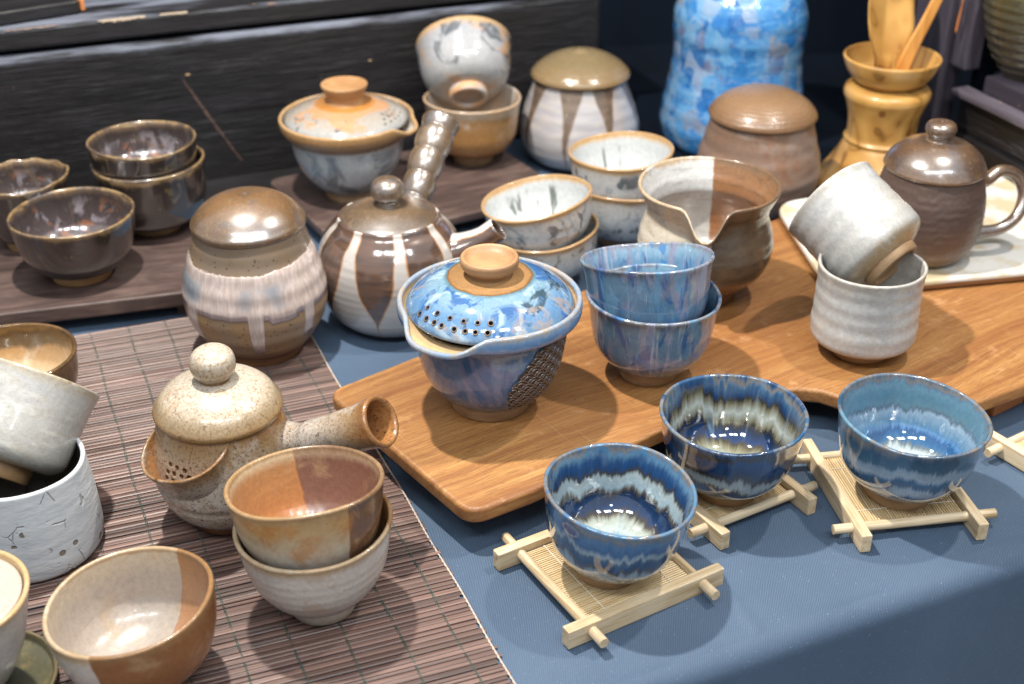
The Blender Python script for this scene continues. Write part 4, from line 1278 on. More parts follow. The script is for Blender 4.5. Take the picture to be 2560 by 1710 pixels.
def drip_mat():
    t = NT('dripped_white_glaze')
    u, v = t.uv()
    P = t.tc()
    n1 = t.noise(t.mp(P, (50, 50, 30)), 1.0, 3.0)
    n3 = t.noise(t.mp(P, (420, 420, 22)), 1.0, 3.0, 0.6)
    low = t.ma('ADD', 0.485, t.ma('MULTIPLY', t.ma('SUBTRACT', n1, 0.5), 0.06))
    for off, w, ln in ((10, 0.017, 0.30), (56, 0.016, 0.22), (-50, 0.022, 0.42), (100, 0.018, 0.15), (-95, 0.02, 0.2), (150, 0.02, 0.24), (195, 0.02, 0.15), (32, 0.035, 0.03)):
        c = ((270 + off) % 360) / 360
        d = t.ma('ABSOLUTE', t.ma('SUBTRACT', u, c))
        # rounded tips: the pulse narrows towards its end
        low = t.ma('SUBTRACT', low, t.ma('MULTIPLY', t.mr(d, w * 0.78, w * 1.02, 1.0, 0.0), ln))
    hi = t.ma('ADD', 0.83, t.ma('MULTIPLY', t.ma('SUBTRACT', t.noise(t.mp(P, (14, 14, 14)), 1.0, 2.0), 0.5), 0.22))
    hi = t.ma('ADD', hi, t.ma('MULTIPLY', t.ma('SUBTRACT', t.noise(t.mp(P, (350, 350, 350)), 1.0, 2.0), 0.5), 0.03))
    m1 = t.mr(t.ma('SUBTRACT', v, low), -0.006, 0.012)
    m2 = t.mr(t.ma('SUBTRACT', hi, v), -0.006, 0.010)
    mk = t.ma('MULTIPLY', m1, m2)
    out_ = t.mr(v, 1.0, 0.99)
    mk = t.ma('MULTIPLY', mk, out_)
    base = t.mix(t.mr(t.noise(P, 40.0, 3.0), 0.4, 0.65), '#85705a', '#8f7252')
    base = t.mix(t.mr(v, 0.6, 0.85, 0.0, 0.7), base, '#615549')
    base = t.mix(t.mr(v, 0.22, 0.08), base, '#77502f')
    sp = t.ma('MULTIPLY', t.mr(t.voro(P, 300.0), 0.26, 0.18), t.mr(t.noise(P, 130.0, 1.0), 0.5, 0.56))
    base = t.mix(t.ma('MULTIPLY', sp, 0.8), base, '#2a221c')
    wc = t.mix(t.mr(n3, 0.35, 0.7), '#a89890', '#bfb0aa')
    band = t.ma('MULTIPLY', t.mr(v, 0.52, 0.60), t.mr(v, 0.68, 0.76, 1.0, 0.0))
    blu = t.ma('MULTIPLY', band, t.mr(t.noise(t.mp(P, (22, 22, 8), (4.1, 0, 0)), 1.0, 2.0), 0.50, 0.60))
    wc = t.mix(t.ma('MULTIPLY', blu, t.mr(n3, 0.2, 0.6, 0.55, 1.0)), wc, '#6d7780')
    wc = t.mix(t.mr(t.ma('SUBTRACT', v, low), 0.0, 0.06, 0.45, 0.0), wc, '#9a90a0')
    col = t.mix(mk, base, wc)
    edge = t.mr(t.ma('ABSOLUTE', t.ma('SUBTRACT', v, low)), 0.0, 0.014, 0.6, 0.0)
    col = t.mix(edge, col, '#4a3f3a')
    nrm = t.bump(t.noise(P, 300.0, 3.0), 0.2, 0.0006)
    nrm = t.bump(t.ma('MULTIPLY', t.mr(t.ma('SUBTRACT', v, low), -0.004, 0.045), m2), 0.8, 0.0014, nrm)
    return t.out(col, t.mr(mk, 0, 1, 0.42, 0.16), nrm, 0, 0.5, 0.25)
jar('lidded_jar', 'speckled brown lidded jar with a white glaze band dripping down, on the placemat corner', (-193.1, 873.4, MZ), [(33.4, 8), (37, 10.2), (44.4, 19.5), (51.4, 34), (53.8, 50), (51.5, 66), (47.3, 80), (42.5, 94), (40.2, 104)], drip_mat(),
    [(40.6, 102.6), (41.8, 104.6), (41.8, 107.5), (40, 110), (36.8, 114.2), (29.5, 120.5), (19, 125.2), (8, 127.6), (0, 128)], tenmoku('speckled_lid_glaze', 5.0, ('#654a2e', '#745638', '#54402a'), 0.24), (32, 8.6), clay('brown_foot', '#7d5434', '#694428'), 61, (0.22, 13, 14, 100))

# ---- dark striped teapot with ribbed side handle
kt = stripe_nodes('striped_teapot_glaze', ('#4a3a32', '#5d463a', '#3c3633'), ('#a9a4a0', '#b4afa9'), 8.0, [(0, 0.5), (0.2, 0.5), (0.3, 0.45), (0.42, 0.34), (0.6, 0.20), (0.8, 0.13), (1.0, 0.11)], 5.0, 0.16, 0.2)
ksp = stripe_nodes('spout_glaze', ('#4a3a32', '#5d463a', '#3c3633'), ('#bdb8b4', '#c9c4be'), 2.0, [(0, 0.16), (0.5, 0.17), (1.0, 0.2)], 1.0, 0.14, 0.5)
kyd = tenmoku('dark_teapot_glaze', 9.0, ('#574636', '#66523c', '#5c4a38'), 0.25, 0.6)
ky = thing('teapot', 'dark brown teapot with white drip stripes and a ribbed handle pointing back', 'teapot', (-0.0949, 0.9205, 0.0005))
revolve('body', shell([(31.5, 0), (36, 2), (47.5, 12), (54.5, 27), (57, 44), (56.6, 58), (52.5, 72), (46, 82), (40.5, 87.6), (39.4, 90)], 3.4, 6, (0.07, 6, 10, 80)), kt, ky, 112, 0.006, 0, None, 71)
kl = revolve('lid', lidprof([(37.6, 87.6), (38.2, 89.4), (37, 91.4), (32, 94.2), (24, 97.6), (15, 99.8), (8, 100.6)], 3), kyd, ky, 96, 0.004, 0, None, 72)
revolve('knob', solid([(8.6, 99), (8.2, 101.5), (9, 104), (12, 107.5), (13, 112), (11.6, 117), (8, 120.4), (4, 122), (0, 122.4)], 40), kyd, kl, 56, 0.004, 0, None, 73)
tube('handle', [(10, 36, 70), (17, 52, 84), (25, 72, 104), (33, 90, 121), (38, 102, 131)], [12, 12.5, 13.8, 15.0, 15.4], kyd, ky, 140, 40, hollow=None, mod=lambda s: 2.2 * abs(math.sin(PI * s * 4.6)) ** 0.6 - 1.6 - (9.0 * max(0, (s - 0.965) / 0.035) ** 2))
tube('spout', [(34, -4, 50), (47, -8, 60), (60, -10, 67), (73, -11, 75), (84, -11, 84)], [21, 18, 13.5, 10.5, 9.6], ksp, ky, 50, 28, hollow=(1.8, 20))

# ---- beige speckled teapot with hollow side handle
bg_m = glaze('speckled_ash_glaze', [(0, '#7a5a40'), (0.1, '#8a7866'), (0.2, '#a39a90'), (0.45, '#a59d94'), (0.7, '#9c8f80'), (0.9, '#8a7050'), (1.0, '#7d5630'), (1.1, '#9a6a40'), (2.4, '#8f5c38')], amp=0.12, flow=(22, 14), fine=0.05, fflow=(500, 500),
             mott=[('#8a683e', 40, 0.54, 0.66, 0.5), ('#b0aaa2', 40, 0.52, 0.68, 0.5), ('#6d4c2c', 620, 0.50, 0.62, 0.6, (1, 1, 1), 0.2), ('#4a3018', 240, 0.62, 0.68, 0.75, (1, 1, 1), 0.2)], speck=[('#3d2816', 260, 0.17, 0.8), ('#5a3c20', 700, 0.2, 0.6)], rough=0.25, coat=0.3, bumps=(520, 0.4), seed=2)
bl_m = glaze('speckled_ash_lid_glaze', [(0, '#5d452c'), (0.05, '#7d5c34'), (0.16, '#867052'), (0.32, '#9a8a72'), (0.5, '#ada292'), (1, '#b0a698'), (2.4, '#b0a698')], amp=0.07, flow=(40, 40), fine=0.08, fflow=(600, 600),
             mott=[('#7d5a30', 620, 0.50, 0.62, 0.55, (1, 1, 1), 0.2), ('#5a3c1c', 300, 0.60, 0.68, 0.6, (1, 1, 1), 0.2, (-1, -0.9, 0.35, 0.8)), ('#9a7648', 50, 0.56, 0.68, 0.4)], speck=[('#5a3a1c', 420, 0.2, 0.6)], rough=0.22, coat=0.4, bumps=(560, 0.4), seed=5)
bt = thing('teapot', 'beige speckled teapot with round knob, scooped spout and hollow handle on the placemat', 'teapot', (-0.1771, 0.6639, MZ / 1000))
bb = revolve('body', shell([(25, 6), (29.5, 8.8), (37, 16.5), (41, 25.5), (41.5, 29), (43.2, 33), (43.2, 46), (41.5, 58), (38.5, 70), (36.2, 78.6)], 3.4, 7, None, 90), bg_m, bt, 112, 0.007, 0, None, 81)
revolve('foot', [(a / 1000, z / 1000, k / 6) for k, (a, z) in enumerate([(0, 1.5), (18, 1.5), (19.4, 0), (23, 0), (24, 0.8), (25, 7), (0, 7.5)])], g_foot_dark, bt, 64, 0.006, 0, None, 82)
blid = revolve('lid', lidprof([(36.6, 77.6), (38.4, 78.8), (38.8, 81), (37.0, 84.4), (33.2, 90), (26, 95.4), (17, 98.8), (8, 100)], 3.2), bl_m, bt, 112, 0.005, 0, None, 83)
revolve('knob', solid([(9.8, 98.4), (9.5, 101), (11.6, 103.2), (13.5, 107.5), (13.5, 112), (11.9, 116.6), (8, 119.8), (3.6, 121), (0, 121.3)], 46), bl_m, blid, 64, 0.006, 0, None, 84)
hd = math.atan2(-0.83, -0.55)
fh = []
rr = random.Random(8)
for row, (z, cnt) in enumerate([(60, 3), (55.5, 4), (51, 4)]):
    for k in range(cnt):
        a = hd + (k - (cnt - 1) / 2) * 0.135 + 0.10 + rr.uniform(-.015, .015)
        fh.append((((41.5) / 1000 * math.cos(a), 41.5 / 1000 * math.sin(a), (z + rr.uniform(-.6, .6)) / 1000), (math.cos(a), math.sin(a), 0.1), 0.0015, 0.012))
cut_holes(bb, fh)
sp = revolve('spout', shell([(6, 0), (14, 1.2), (22, 8), (26, 19), (27.4, 31), (28.6, 39)], 2.6, 4.2, None, 60), bg_m, bt, 80, 0.012, 0.0008, None, 85)
ax = Vector((-0.62 * 0.48, -0.78 * 0.48, 1)).normalized()
sp.rotation_mode = 'QUATERNION'
sp.rotation_quaternion = Vector((0, 0, 1)).rotation_difference(ax)
sp.location = Vector((-0.0150, -0.0265, 0.0705)) - ax * 0.039
tube('handle', [(30, 3, 52), (40, -2, 56), (50, -8, 60.5), (60, -14, 66), (78, -22, 76), (92, -28, 84.5), (101, -31.5, 90)], [15, 12.6, 10.8, 11.4, 12.0, 12.8, 14.4], bg_m, bt, 90, 40, hollow=(3.4, 26), mod=lambda s: 0.9 * (1 if s > 0.36 else 0) * min(1, max(0, (s - 0.36) * 30)) + 0.5 * (1 if s > 0.62 else 0) * min(1, max(0, (s - 0.62) * 30)))

# ---- two-tone cups, front left
tt1 = [(19.8, 4), (24.5, 7.5), (31, 16), (37.4, 29), (41, 44), (43, 56.5), (43.8, 59.5)]
def twotone(name, a, offs, seed, l, d, warm=False):
    return glaze(name, l, amp=0.05, flow=(20, 14), split=(a, offs, d), mott=[('#a58a68', 40, 0.55, 0.7, 0.45)] + ([('#a06a34', 26, 0.46, 0.62, 0.7, (1, 1, 1), 0.8, (0.25, 0.5, 0.9, 0.97))] if warm else []),
                 speck=[('#5a3a24', 520, 0.13, 0.8), ('#7a5a3c', 1200, 0.14, 0.5)], rough=0.26, coat=0.25, bumps=(300, 0.22), seed=seed)
L1 = [(0, '#b8b2a8'), (0.15, '#b0aaa4'), (0.9, '#b8b0a8'), (0.97, '#a89478'), (1.0, '#9a8060'), (1.03, '#b3a48e'), (1.3, '#9a8f84'), (2.4, '#988e84')]
D1 = [(0, '#80532f'), (0.9, '#7d5230'), (1.0, '#80603f'), (1.05, '#94683f'), (1.4, '#9a7252'), (2.4, '#8f6a50')]
L2 = [(0, '#aaa6a2'), (0.4, '#aba6a0'), (0.6, '#a89a86'), (0.85, '#a58a62'), (0.97, '#9a7d58'), (1.0, '#8d6f4c'), (1.03, '#b09a7c'), (1.12, '#a5774e'), (1.8, '#9c6238'), (2.4, '#a06a40')]
D2 = [(0, '#6b4a34'), (0.6, '#6d4c36'), (0.97, '#5f432f'), (1.0, '#775c42'), (1.04, '#8d7660'), (1.1, '#705044'), (2.4, '#7a5a50')]
vessel('tea_cup', 'grey-white two-tone cup at the bottom of the front stack on the placemat', 'cup', (-108.5, 577.3, MZ), tt1, twotone('two_tone_low', math.radians(29), 0.035, 3.0, L1, D1), (18.6, 4.4), clay('pale_foot', '#b8ada0', '#a59684'), 3.2, 8, 0, group='two-tone stacked cups', seed=91, axis=(-0.03, 0.0, 1), ridge=(0.06, 6.5, 10, 52))
vessel('tea_cup', 'two-tone cup with rust and purple halves inside, on top of the front stack', 'cup', (-109.5, 573.5, 26.5), tt1, twotone('two_tone_top', math.radians(29), 0.0085, 5.0, L2, D2, True), (18.6, 4.4), g_foot, 3.2, 8, 0, group='two-tone stacked cups', seed=92, axis=(-0.07, 0.15, 1))
vessel('tea_bowl', 'wide two-tone bowl, cream and brown, at the bottom left of the placemat', 'bowl', (-193.5, 519.5, MZ), [(20, 4), (27, 6.8), (35.5, 16), (41, 32), (43.4, 48), (43.8, 54)], twotone('two_tone_bowl', math.radians(-16.7), 0.0043, 7.0, L1, D1), (19, 4.4), g_foot, 3.2, 8, 0, seed=93, axis=(-0.085, 0.0, 1))

# ---- white textured cup at the left with a tilted cup in it
def texmat():
    t = NT('scratched_white_clay')
    u, v = t.uv()
    P = t.tc()
    vo = t.n('ShaderNodeTexVoronoi', feature='DISTANCE_TO_EDGE')
    t.put(vo.inputs['Vector'], t.mp(P, (1, 1, 1)))
    vo.inputs['Scale'].default_value = 75
    crack = t.ma('MULTIPLY', t.mr(vo.outputs[0], 0.0, 0.035, 1.0, 0.0), t.mr(t.noise(P, 80.0, 2.0), 0.56, 0.66))
    pit = t.ma('MULTIPLY', t.mr(t.voro(P, 95.0), 0.24, 0.18), t.mr(t.noise(P, 42.0, 1.0), 0.57, 0.61))
    n = t.noise(t.mp(P, (60, 60, 160)), 1.0, 4.0, 0.6)
    col = t.mix(t.mr(n, 0.3, 0.7), '#aeb2b6', '#bcbec0')
    col = t.mix(pit, col, '#7a7064')
    col = t.mix(t.ma('MULTIPLY', crack, 0.3), col, '#8a8a88')
    col = t.mix(t.mr(v, 1.0, 1.04), col, '#4a4640')
    col = t.mix(t.mr(v, 0.07, 0.03), col, '#6b4a26')
    h = t.ma('SUBTRACT', t.ma('MULTIPLY', n, 0.8), t.ma('ADD', crack, pit))
    return t.out(col, 0.5, t.bump(h, 0.8, 0.0012), 0, 0.35)
vessel('tea_cup', 'straight white cup with scratched and pitted walls at the left edge', 'cup', (-291.5, 632, MZ), [(37, 0), (40, 2), (41.8, 8), (42, 20), (41, 40), (39.6, 55), (39.2, 61)], texmat(), None, None, 3.4, 6, 0, seed=95, wob=0.012)
vessel('tea_cup', 'streaky white cup with a brown inside tilted in the pitted cup at the left edge', 'cup', (-309.5, 638.0, 49.0), [(20, 4), (30, 6), (36, 12), (37.5, 22), (37.6, 40), (38.5, 56), (39.4, 64)],
       glaze('streaky_white_glaze', [(0, '#8a6a44'), (0.1, '#8f7656'), (0.22, '#98958e'), (0.9, '#a6a4a1'), (1.0, '#a09480'), (1.03, '#6d5234'), (1.12, '#b39a72'), (1.5, '#a58a64'), (2.4, '#6d5236')], amp=0.07, flow=(16, 60),
             mott=[('#a39884', 40, 0.5, 0.7, 0.5, (1, 1, 4), 0.3), ('#b6b6b4', 40, 0.52, 0.7, 0.6, (1, 1, 4), 0.3), ('#6d4c2c', 30, 0.55, 0.62, 0.8, (1, 1, 1), 1.2, (1.01, 1.05, 1.8, 1.9))], speck=[('#6a5a48', 800, 0.13, 0.6)], rough=0.24, coat=0.25, bumps=(300, 0.25), seed=4),
       (19, 4.4), clay('brown_ring', '#6b4f34', '#8a6c48'), 3.0, 8, 0.0, axis=(0.30, 0.66, 0.69), seed=96)
vessel('tea_bowl', 'brown and gold glazed bowl with a dark rim behind the tilted white cup', 'bowl', (-345, 773, MZ), [(22, 4), (28, 7), (37, 17), (42.5, 32), (44, 46), (44.8, 52)],
       glaze('gold_brown_glaze', [(0, '#4a3a26'), (0.9, '#5a4630'), (1.0, '#6b5030'), (1.05, '#4f3c28'), (1.25, '#5d4a34'), (1.32, '#a8845a'), (1.7, '#c2ac8c'), (2.4, '#b59468')], amp=0.35, flow=(16, 12), mott=[('#d0c4b0', 40, 0.5, 0.66, 0.6, (1, 1, 0.5), 1.2, (1.2, 1.4, 2.2, 2.4))], rough=0.1, coat=0.5, seed=6), (20, 4.5), g_foot_dark, 3.2, 9, 0, seed=99)
# ---- far left: flanged bowl with inset lid on a green saucer
fl = thing('lidded_bowl', 'cream lidded bowl with a wide tan rim cut off by the left edge', 'lidded bowl', (-0.2835, 0.5067, 0.0105))
flm = glaze('cream_flange_glaze', [(0, '#a59c90'), (0.5, '#a8a6a4'), (0.95, '#aaa49c'), (1.0, '#b39468'), (1.05, '#b89c78'), (2.4, '#bfb2a2')], amp=0.03, rough=0.22, coat=0.2, seed=6)
revolve('body', shell([(16, 0), (21, 6), (29, 22), (34, 40), (37, 54), (38.4, 58.5)], 3.4, 7, None, 60), flm, fl, 96, 0.008, 0.0005, None, 97)
fll = revolve('lid', lidprof([(34.0, 56.2), (34.8, 57.2), (33.8, 58), (30, 58.2), (20, 58.6), (8, 59)], 2.2), glaze('cream_inset_glaze', [(0, '#8a745a'), (0.06, '#a99c92'), (1, '#aca298'), (2.4, '#aca298')], amp=0.01, rough=0.2, coat=0.3, seed=2), fl, 80, 0.004, 0, None, 98)
gs = revolve('saucer', shell([(30, 0), (36, 1.5), (40, 4.5), (41, 7.5)], 2.6, 3, None, 30), glaze('mossy_saucer_glaze', [(0, '#2a2820'), (0.9, '#3d3c2c'), (1.0, '#6b5f44'), (1.2, '#57533e'), (2.4, '#3c3e2e')], amp=0.2, mott=[('#7a6a44', 50, 0.5, 0.66, 0.6)], rough=0.25, coat=0.3, seed=3), None, 72, 0.01)
gs.location = (-0.2815, 0.5077, MZ / 1000)
tag(gs, 'mossy green saucer under the cream lidded bowl at the left edge', 'saucer')

# ---- dark bowls on the left tray
vessel('tea_bowl', 'dark brown bowl with a tan rim, nearest on the left tray', 'bowl', (-350.2, 952.9, TAZ), [(25, 4), (30, 6), (36.5, 12.5), (43, 24), (47, 40), (48.8, 52), (49.4, 55.5)], oilspot('dark_oil_glaze', 1.0), (23, 4.6), g_foot_orange, 3.0, 7.5, 0.4, group='dark glazed bowls', seed=101, axis=(-0.015, 0, 1))
dkp = [(25, 4), (32, 6), (40.5, 12.5), (45.4, 26), (46.6, 44), (47.4, 60), (47.8, 63)]
vessel('tea_cup', 'dark glazed cup at the bottom of the pair on the left tray', 'cup', (-311.0, 1045.4, TAZ), dkp, oilspot('dark_oil_glaze_low', 3.3), (21, 4.6), g_foot, 3.0, 7.5, 1.0, group='stacked dark cups', seed=102)
vessel('tea_cup', 'dark glazed cup with marbled inside, on top of the pair on the left tray', 'cup', (-313.5, 1045.4, 44.5), [(r * 0.955, z) for r, z in dkp[:4]] + [(43.2, 40), (44.6, 57), (45.2, 60)], oilspot('dark_oil_glaze_top', 6.1), (21, 4.6), g_foot, 2.8, 24, 2.0, group='stacked dark cups', seed=103)
def facet(th, r, z, v):
    k = max(0.0, 1 - abs(v - 1) / 0.5)
    return r * (1 + 0.012 * k * math.cos(12 * th)), z + 0.0006 * k * math.cos(12 * th)
vessel('tea_cup', 'dark cup with a scalloped rim at the left edge behind the dark bowl', 'cup', (-409.6, 1014.5, TAZ), [(24, 4), (29, 8), (33, 18), (36, 40), (38, 58), (38.6, 61)], oilspot('dark_oil_glaze_far', 8.8), (21.5, 4.6), g_foot_orange, 2.8, 24, 0.0, group='dark glazed bowls', seed=104, deform=facet)

# ---- white and orange pots on the back tray
w7 = thing('lidded_bowl', 'white lidded bowl with orange knob and grey brushed sides on the back tray', 'lidded bowl', (-0.1499, 1.1261, TBZ / 1000))
s7 = math.atan2(-0.35, 0.94)
revolve('body', shell([(24.6, 9), (30.5, 13), (41, 25), (48.6, 41), (52, 57), (54, 62), (58.6, 66), (60.8, 71), (61.2, 77)], 3.8, 8, None, 90),
        glaze('white_brushed_glaze', [(0, '#6d5a44'), (0.1, '#8d9498'), (0.3, '#a4a9ad'), (0.76, '#a9a9a8'), (0.8, '#8a6a48'), (0.96, '#94714c'), (1.0, '#a98458'), (1.03, '#aaa092'), (2.4, '#a59c8c')], amp=0.02,
              mott=[('#444e56', 22, 0.46, 0.62, 0.8, (1, 1, 0.8), 1.2, (0.08, 0.15, 0.72, 0.78)), ('#b9a9a0', 30, 0.55, 0.7, 0.6, (1, 1, 0.6), 0.8, (0.1, 0.2, 0.75, 0.79))], rough=0.2, coat=0.3, seed=2), w7, 112, 0.006, 0.0003, spout_deform(s7, 0.26, 0.007, 0.006, 77, 0.16, 4), 111)
revolve('foot', [(a / 1000, z / 1000, k / 6) for k, (a, z) in enumerate([(0, 1.5), (17, 1.5), (18.6, 0), (22, 0), (23, 0.8), (24.8, 10), (0, 10.4)])], g_foot, w7, 64, 0.006, 0, None, 112)
l7 = revolve('lid', lidprof([(54.6, 73.4), (55, 75), (53.4, 77.6), (49, 81.2), (41, 85.4), (31, 88.6), (22, 90), (15, 90.6)], 3.2),
             glaze('white_orange_lid_glaze', [(0, '#989a9a'), (0.08, '#949493'), (0.2, '#96918a'), (0.6, '#968a7e'), (0.70, '#a8917a'), (0.76, '#a9743c'), (1.0, '#a56c34'), (2.4, '#a56c34')], amp=0.05, flow=(40, 40),
                   mott=[('#b0835e', 19, 0.50, 0.56, 0.9, (1, 1, 1), 0.8, (0.12, 0.2, 0.7, 0.8)), ('#4d4a48', 70, 0.58, 0.68, 0.7, (1, 1, 0.5), 0.8, (0.02, 0.06, 0.5, 0.6))], rough=0.14, coat=0.5, seed=7), w7, 112, 0.005, 0, None, 113)
h7 = []
for row, (r_, z, cnt) in enumerate([(49.5, 81, 5), (45, 83.6, 5), (40.5, 85.8, 3)]):
    for k in range(cnt):
        a = s7 + (k - (cnt - 1) / 2 + 0.5 * (row % 2)) * 0.16
        h7.append(((r_ / 1000 * math.cos(a), r_ / 1000 * math.sin(a), z / 1000), (0.5 * math.cos(a), 0.5 * math.sin(a), 0.87), 0.0013, 0.016))
cut_holes(l7, h7)
revolve('knob', solid([(17.6, 89), (16.6, 92), (16.6, 96), (18.6, 101), (20.8, 105.6), (20.6, 107.4), (19, 107.6), (15, 106), (8, 104.6), (0, 104.2)], 46), g_foot_orange, l7, 64, 0.005, 0, None, 114)
orp = [(21, 5), (27, 7.5), (35, 14), (41.5, 27), (44, 42), (45.4, 56), (47.2, 64.5)]
vessel('tea_bowl', 'upright orange-brown bowl with a white rim on the back tray holding an overturned cup', 'bowl', (-38.2, 1210.9, TBZ), orp,
       glaze('orange_ash_glaze', [(0, '#6b4c30'), (0.12, '#94673a'), (0.5, '#9a7040'), (0.85, '#8d6a44'), (0.93, '#9a8a78'), (1.0, '#a89078'), (1.04, '#a99c90'), (2.4, '#8a7a68')], amp=0.06, mott=[('#b08f6a', 34, 0.52, 0.66, 0.6), ('#b9b2ac', 24, 0.56, 0.66, 0.7, (1, 1, 1), 0.6, (0.7, 0.85, 1.0, 1.05))], rough=0.2, coat=0.3, seed=4),
       (19.4, 5), g_foot, 3.0, 8, 0, seed=121)
vessel('tea_cup', 'white cup with grey and orange brushing lying overturned in the orange bowl', 'cup', (-41.8, 1209.0, 82.5), [(21, 4), (28, 6), (36, 13), (42, 26), (44.6, 42), (46, 56), (46.6, 62)],
       glaze('white_orange_cup_glaze', [(0, '#a97440'), (0.1, '#a9743c'), (0.16, '#a8a29c'), (0.2, '#989898'), (0.6, '#949496'), (0.85, '#8f9094'), (0.97, '#a98a64'), (1.0, '#a98a64'), (2.4, '#b5aa9c')], amp=0.13, flow=(34, 34), fine=0.02,
             mott=[('#454a50', 26, 0.53, 0.61, 0.85, (1, 1, 1), 0.8, (0.22, 0.3, 0.9, 0.97)), ('#b58c62', 26, 0.57, 0.66, 0.7, (1, 1, 1), 0.6, (0.2, 0.3, 0.95, 1.0))], rough=0.15, coat=0.4, seed=11),
       (18.5, 5), clay('pale_orange_foot', '#b5865a', '#a8a4a0'), 3.0, 8, 0.6, axis=(-0.10, 0.783, 0.615), seed=122)

# ---- white cups with grey spots in the middle
shp = [(22.5, 4.5), (27.5, 6.5), (34.5, 12.5), (41, 25), (44.4, 40), (46, 54), (47, 58)]
vessel('tea_cup', 'grey-white spotted cup at the bottom of the stack behind the blue lid', 'cup', (29.0, 990.1, 0.5), [(r * 1.01, z * 0.83) for r, z in shp], shino('shino_low', 1.0, dark='#6b5a48'), (21, 4.5), g_foot, 3.0, 7.5, 0, group='white spotted cups', seed=131, axis=(-0.09, 0.0, 1))
vessel('tea_cup', 'white cup with an orange rim leaning on top of the stack behind the blue lid', 'cup', (28.5, 989, 26.0), [(r * 0.985, z * 0.86) for r, z in shp], shino('shino_top', 4.0, dark='#57585e'), (21, 4.5), g_foot, 3.0, 7.5, 1.3, group='white spotted cups', seed=132, axis=(-0.17, 0.02, 1))
vessel('tea_cup', 'bluish spotted cup at the bottom of the stack behind the pitcher', 'cup', (98.3, 1065.5, 0.5), shp, shino('shino_back_low', 6.5, '#9a7d58', '#38454f'), (20.4, 4.5), g_foot, 3.0, 7.5, 0, group='white spotted cups', seed=133)
vessel('tea_cup', 'white cup with dark dabs inside, on top of the stack behind the pitcher', 'cup', (98.0, 1065.5, 28.0), [(r * 0.985, z) for r, z in shp], shino('shino_back_top', 9.5, '#b39468', '#3f4a50'), (20.4, 4.5), g_foot, 3.0, 7.5, 2.6, group='white spotted cups', seed=134, axis=(-0.06, 0.02, 1))

# ---- tall blue vase
def vasemat():
    t = NT('blue_mosaic_glaze')
    u, v = t.uv()
    P = t.tc()
    n1 = t.noise(t.mp(P, (26, 26, 60)), 1.0, 4.0, 0.6, 1.2)
    n2 = t.noise(t.mp(P, (90, 90, 150)), 1.0, 3.0, 0.6, 0.8)
    col = t.ramp(n1, [(0.28, '#0c3f80'), (0.42, '#2a6aa8'), (0.54, '#4f88b4'), (0.66, '#7590ac'), (0.8, '#80869c')])
    vd = t.n('ShaderNodeTexVoronoi', feature='F1', distance='CHEBYCHEV')
    t.put(vd.inputs['Vector'], t.mp(t.n('ShaderNodeVectorMath', operation='ADD').outputs[0], (1, 1, 1)) if False else t.mp(P, (62, 62, 46)))
    vd.inputs['Scale'].default_value = 1.0
    vc = t.xyz(vd.outputs['Color'])
    dab = t.ramp(vc[0], [(0.0, '#174a86'), (0.3, '#2f72b0'), (0.55, '#5f93ba'), (0.75, '#8798ae'), (0.9, '#5d6488'), (1.0, '#8a8a8c')])
    col = t.mix(t.mr(t.noise(P, 60.0, 3.0), 0.35, 0.6, 0.25, 0.8), col, dab)
    col = t.mix(t.mr(n2, 0.55, 0.7, 0, 0.5), col, '#8298b0')
    col = t.mix(t.mr(t.noise(t.mp(P, (30, 30, 40), (5, 5, 5)), 1.0, 3.0), 0.62, 0.72, 0, 0.75), col, '#5a5470')
    nrm = t.bump(t.ma('ADD', n1, t.ma('MULTIPLY', n2, 0.5)), 0.6, 0.002)
    return t.out(col, 0.14, nrm, 0, 0.5, 0.4)
vz = revolve('ceramic_vase', shell([(66, 0), (71, 6), (75, 22), (73.5, 40), (69.5, 62), (66, 86), (65.5, 104), (67, 122), (66.5, 138), (61, 155), (50, 172), (44, 186), (46, 200)], 5, 10, (0.25, 19, 10, 150), 100), vasemat(), None, 96, 0.008, 0, None, 141)
vz.location = (0.2306, 1.308, 0.0029)
tag(vz, 'tall bright blue glazed vase at the back, cut off at the top', 'vase')

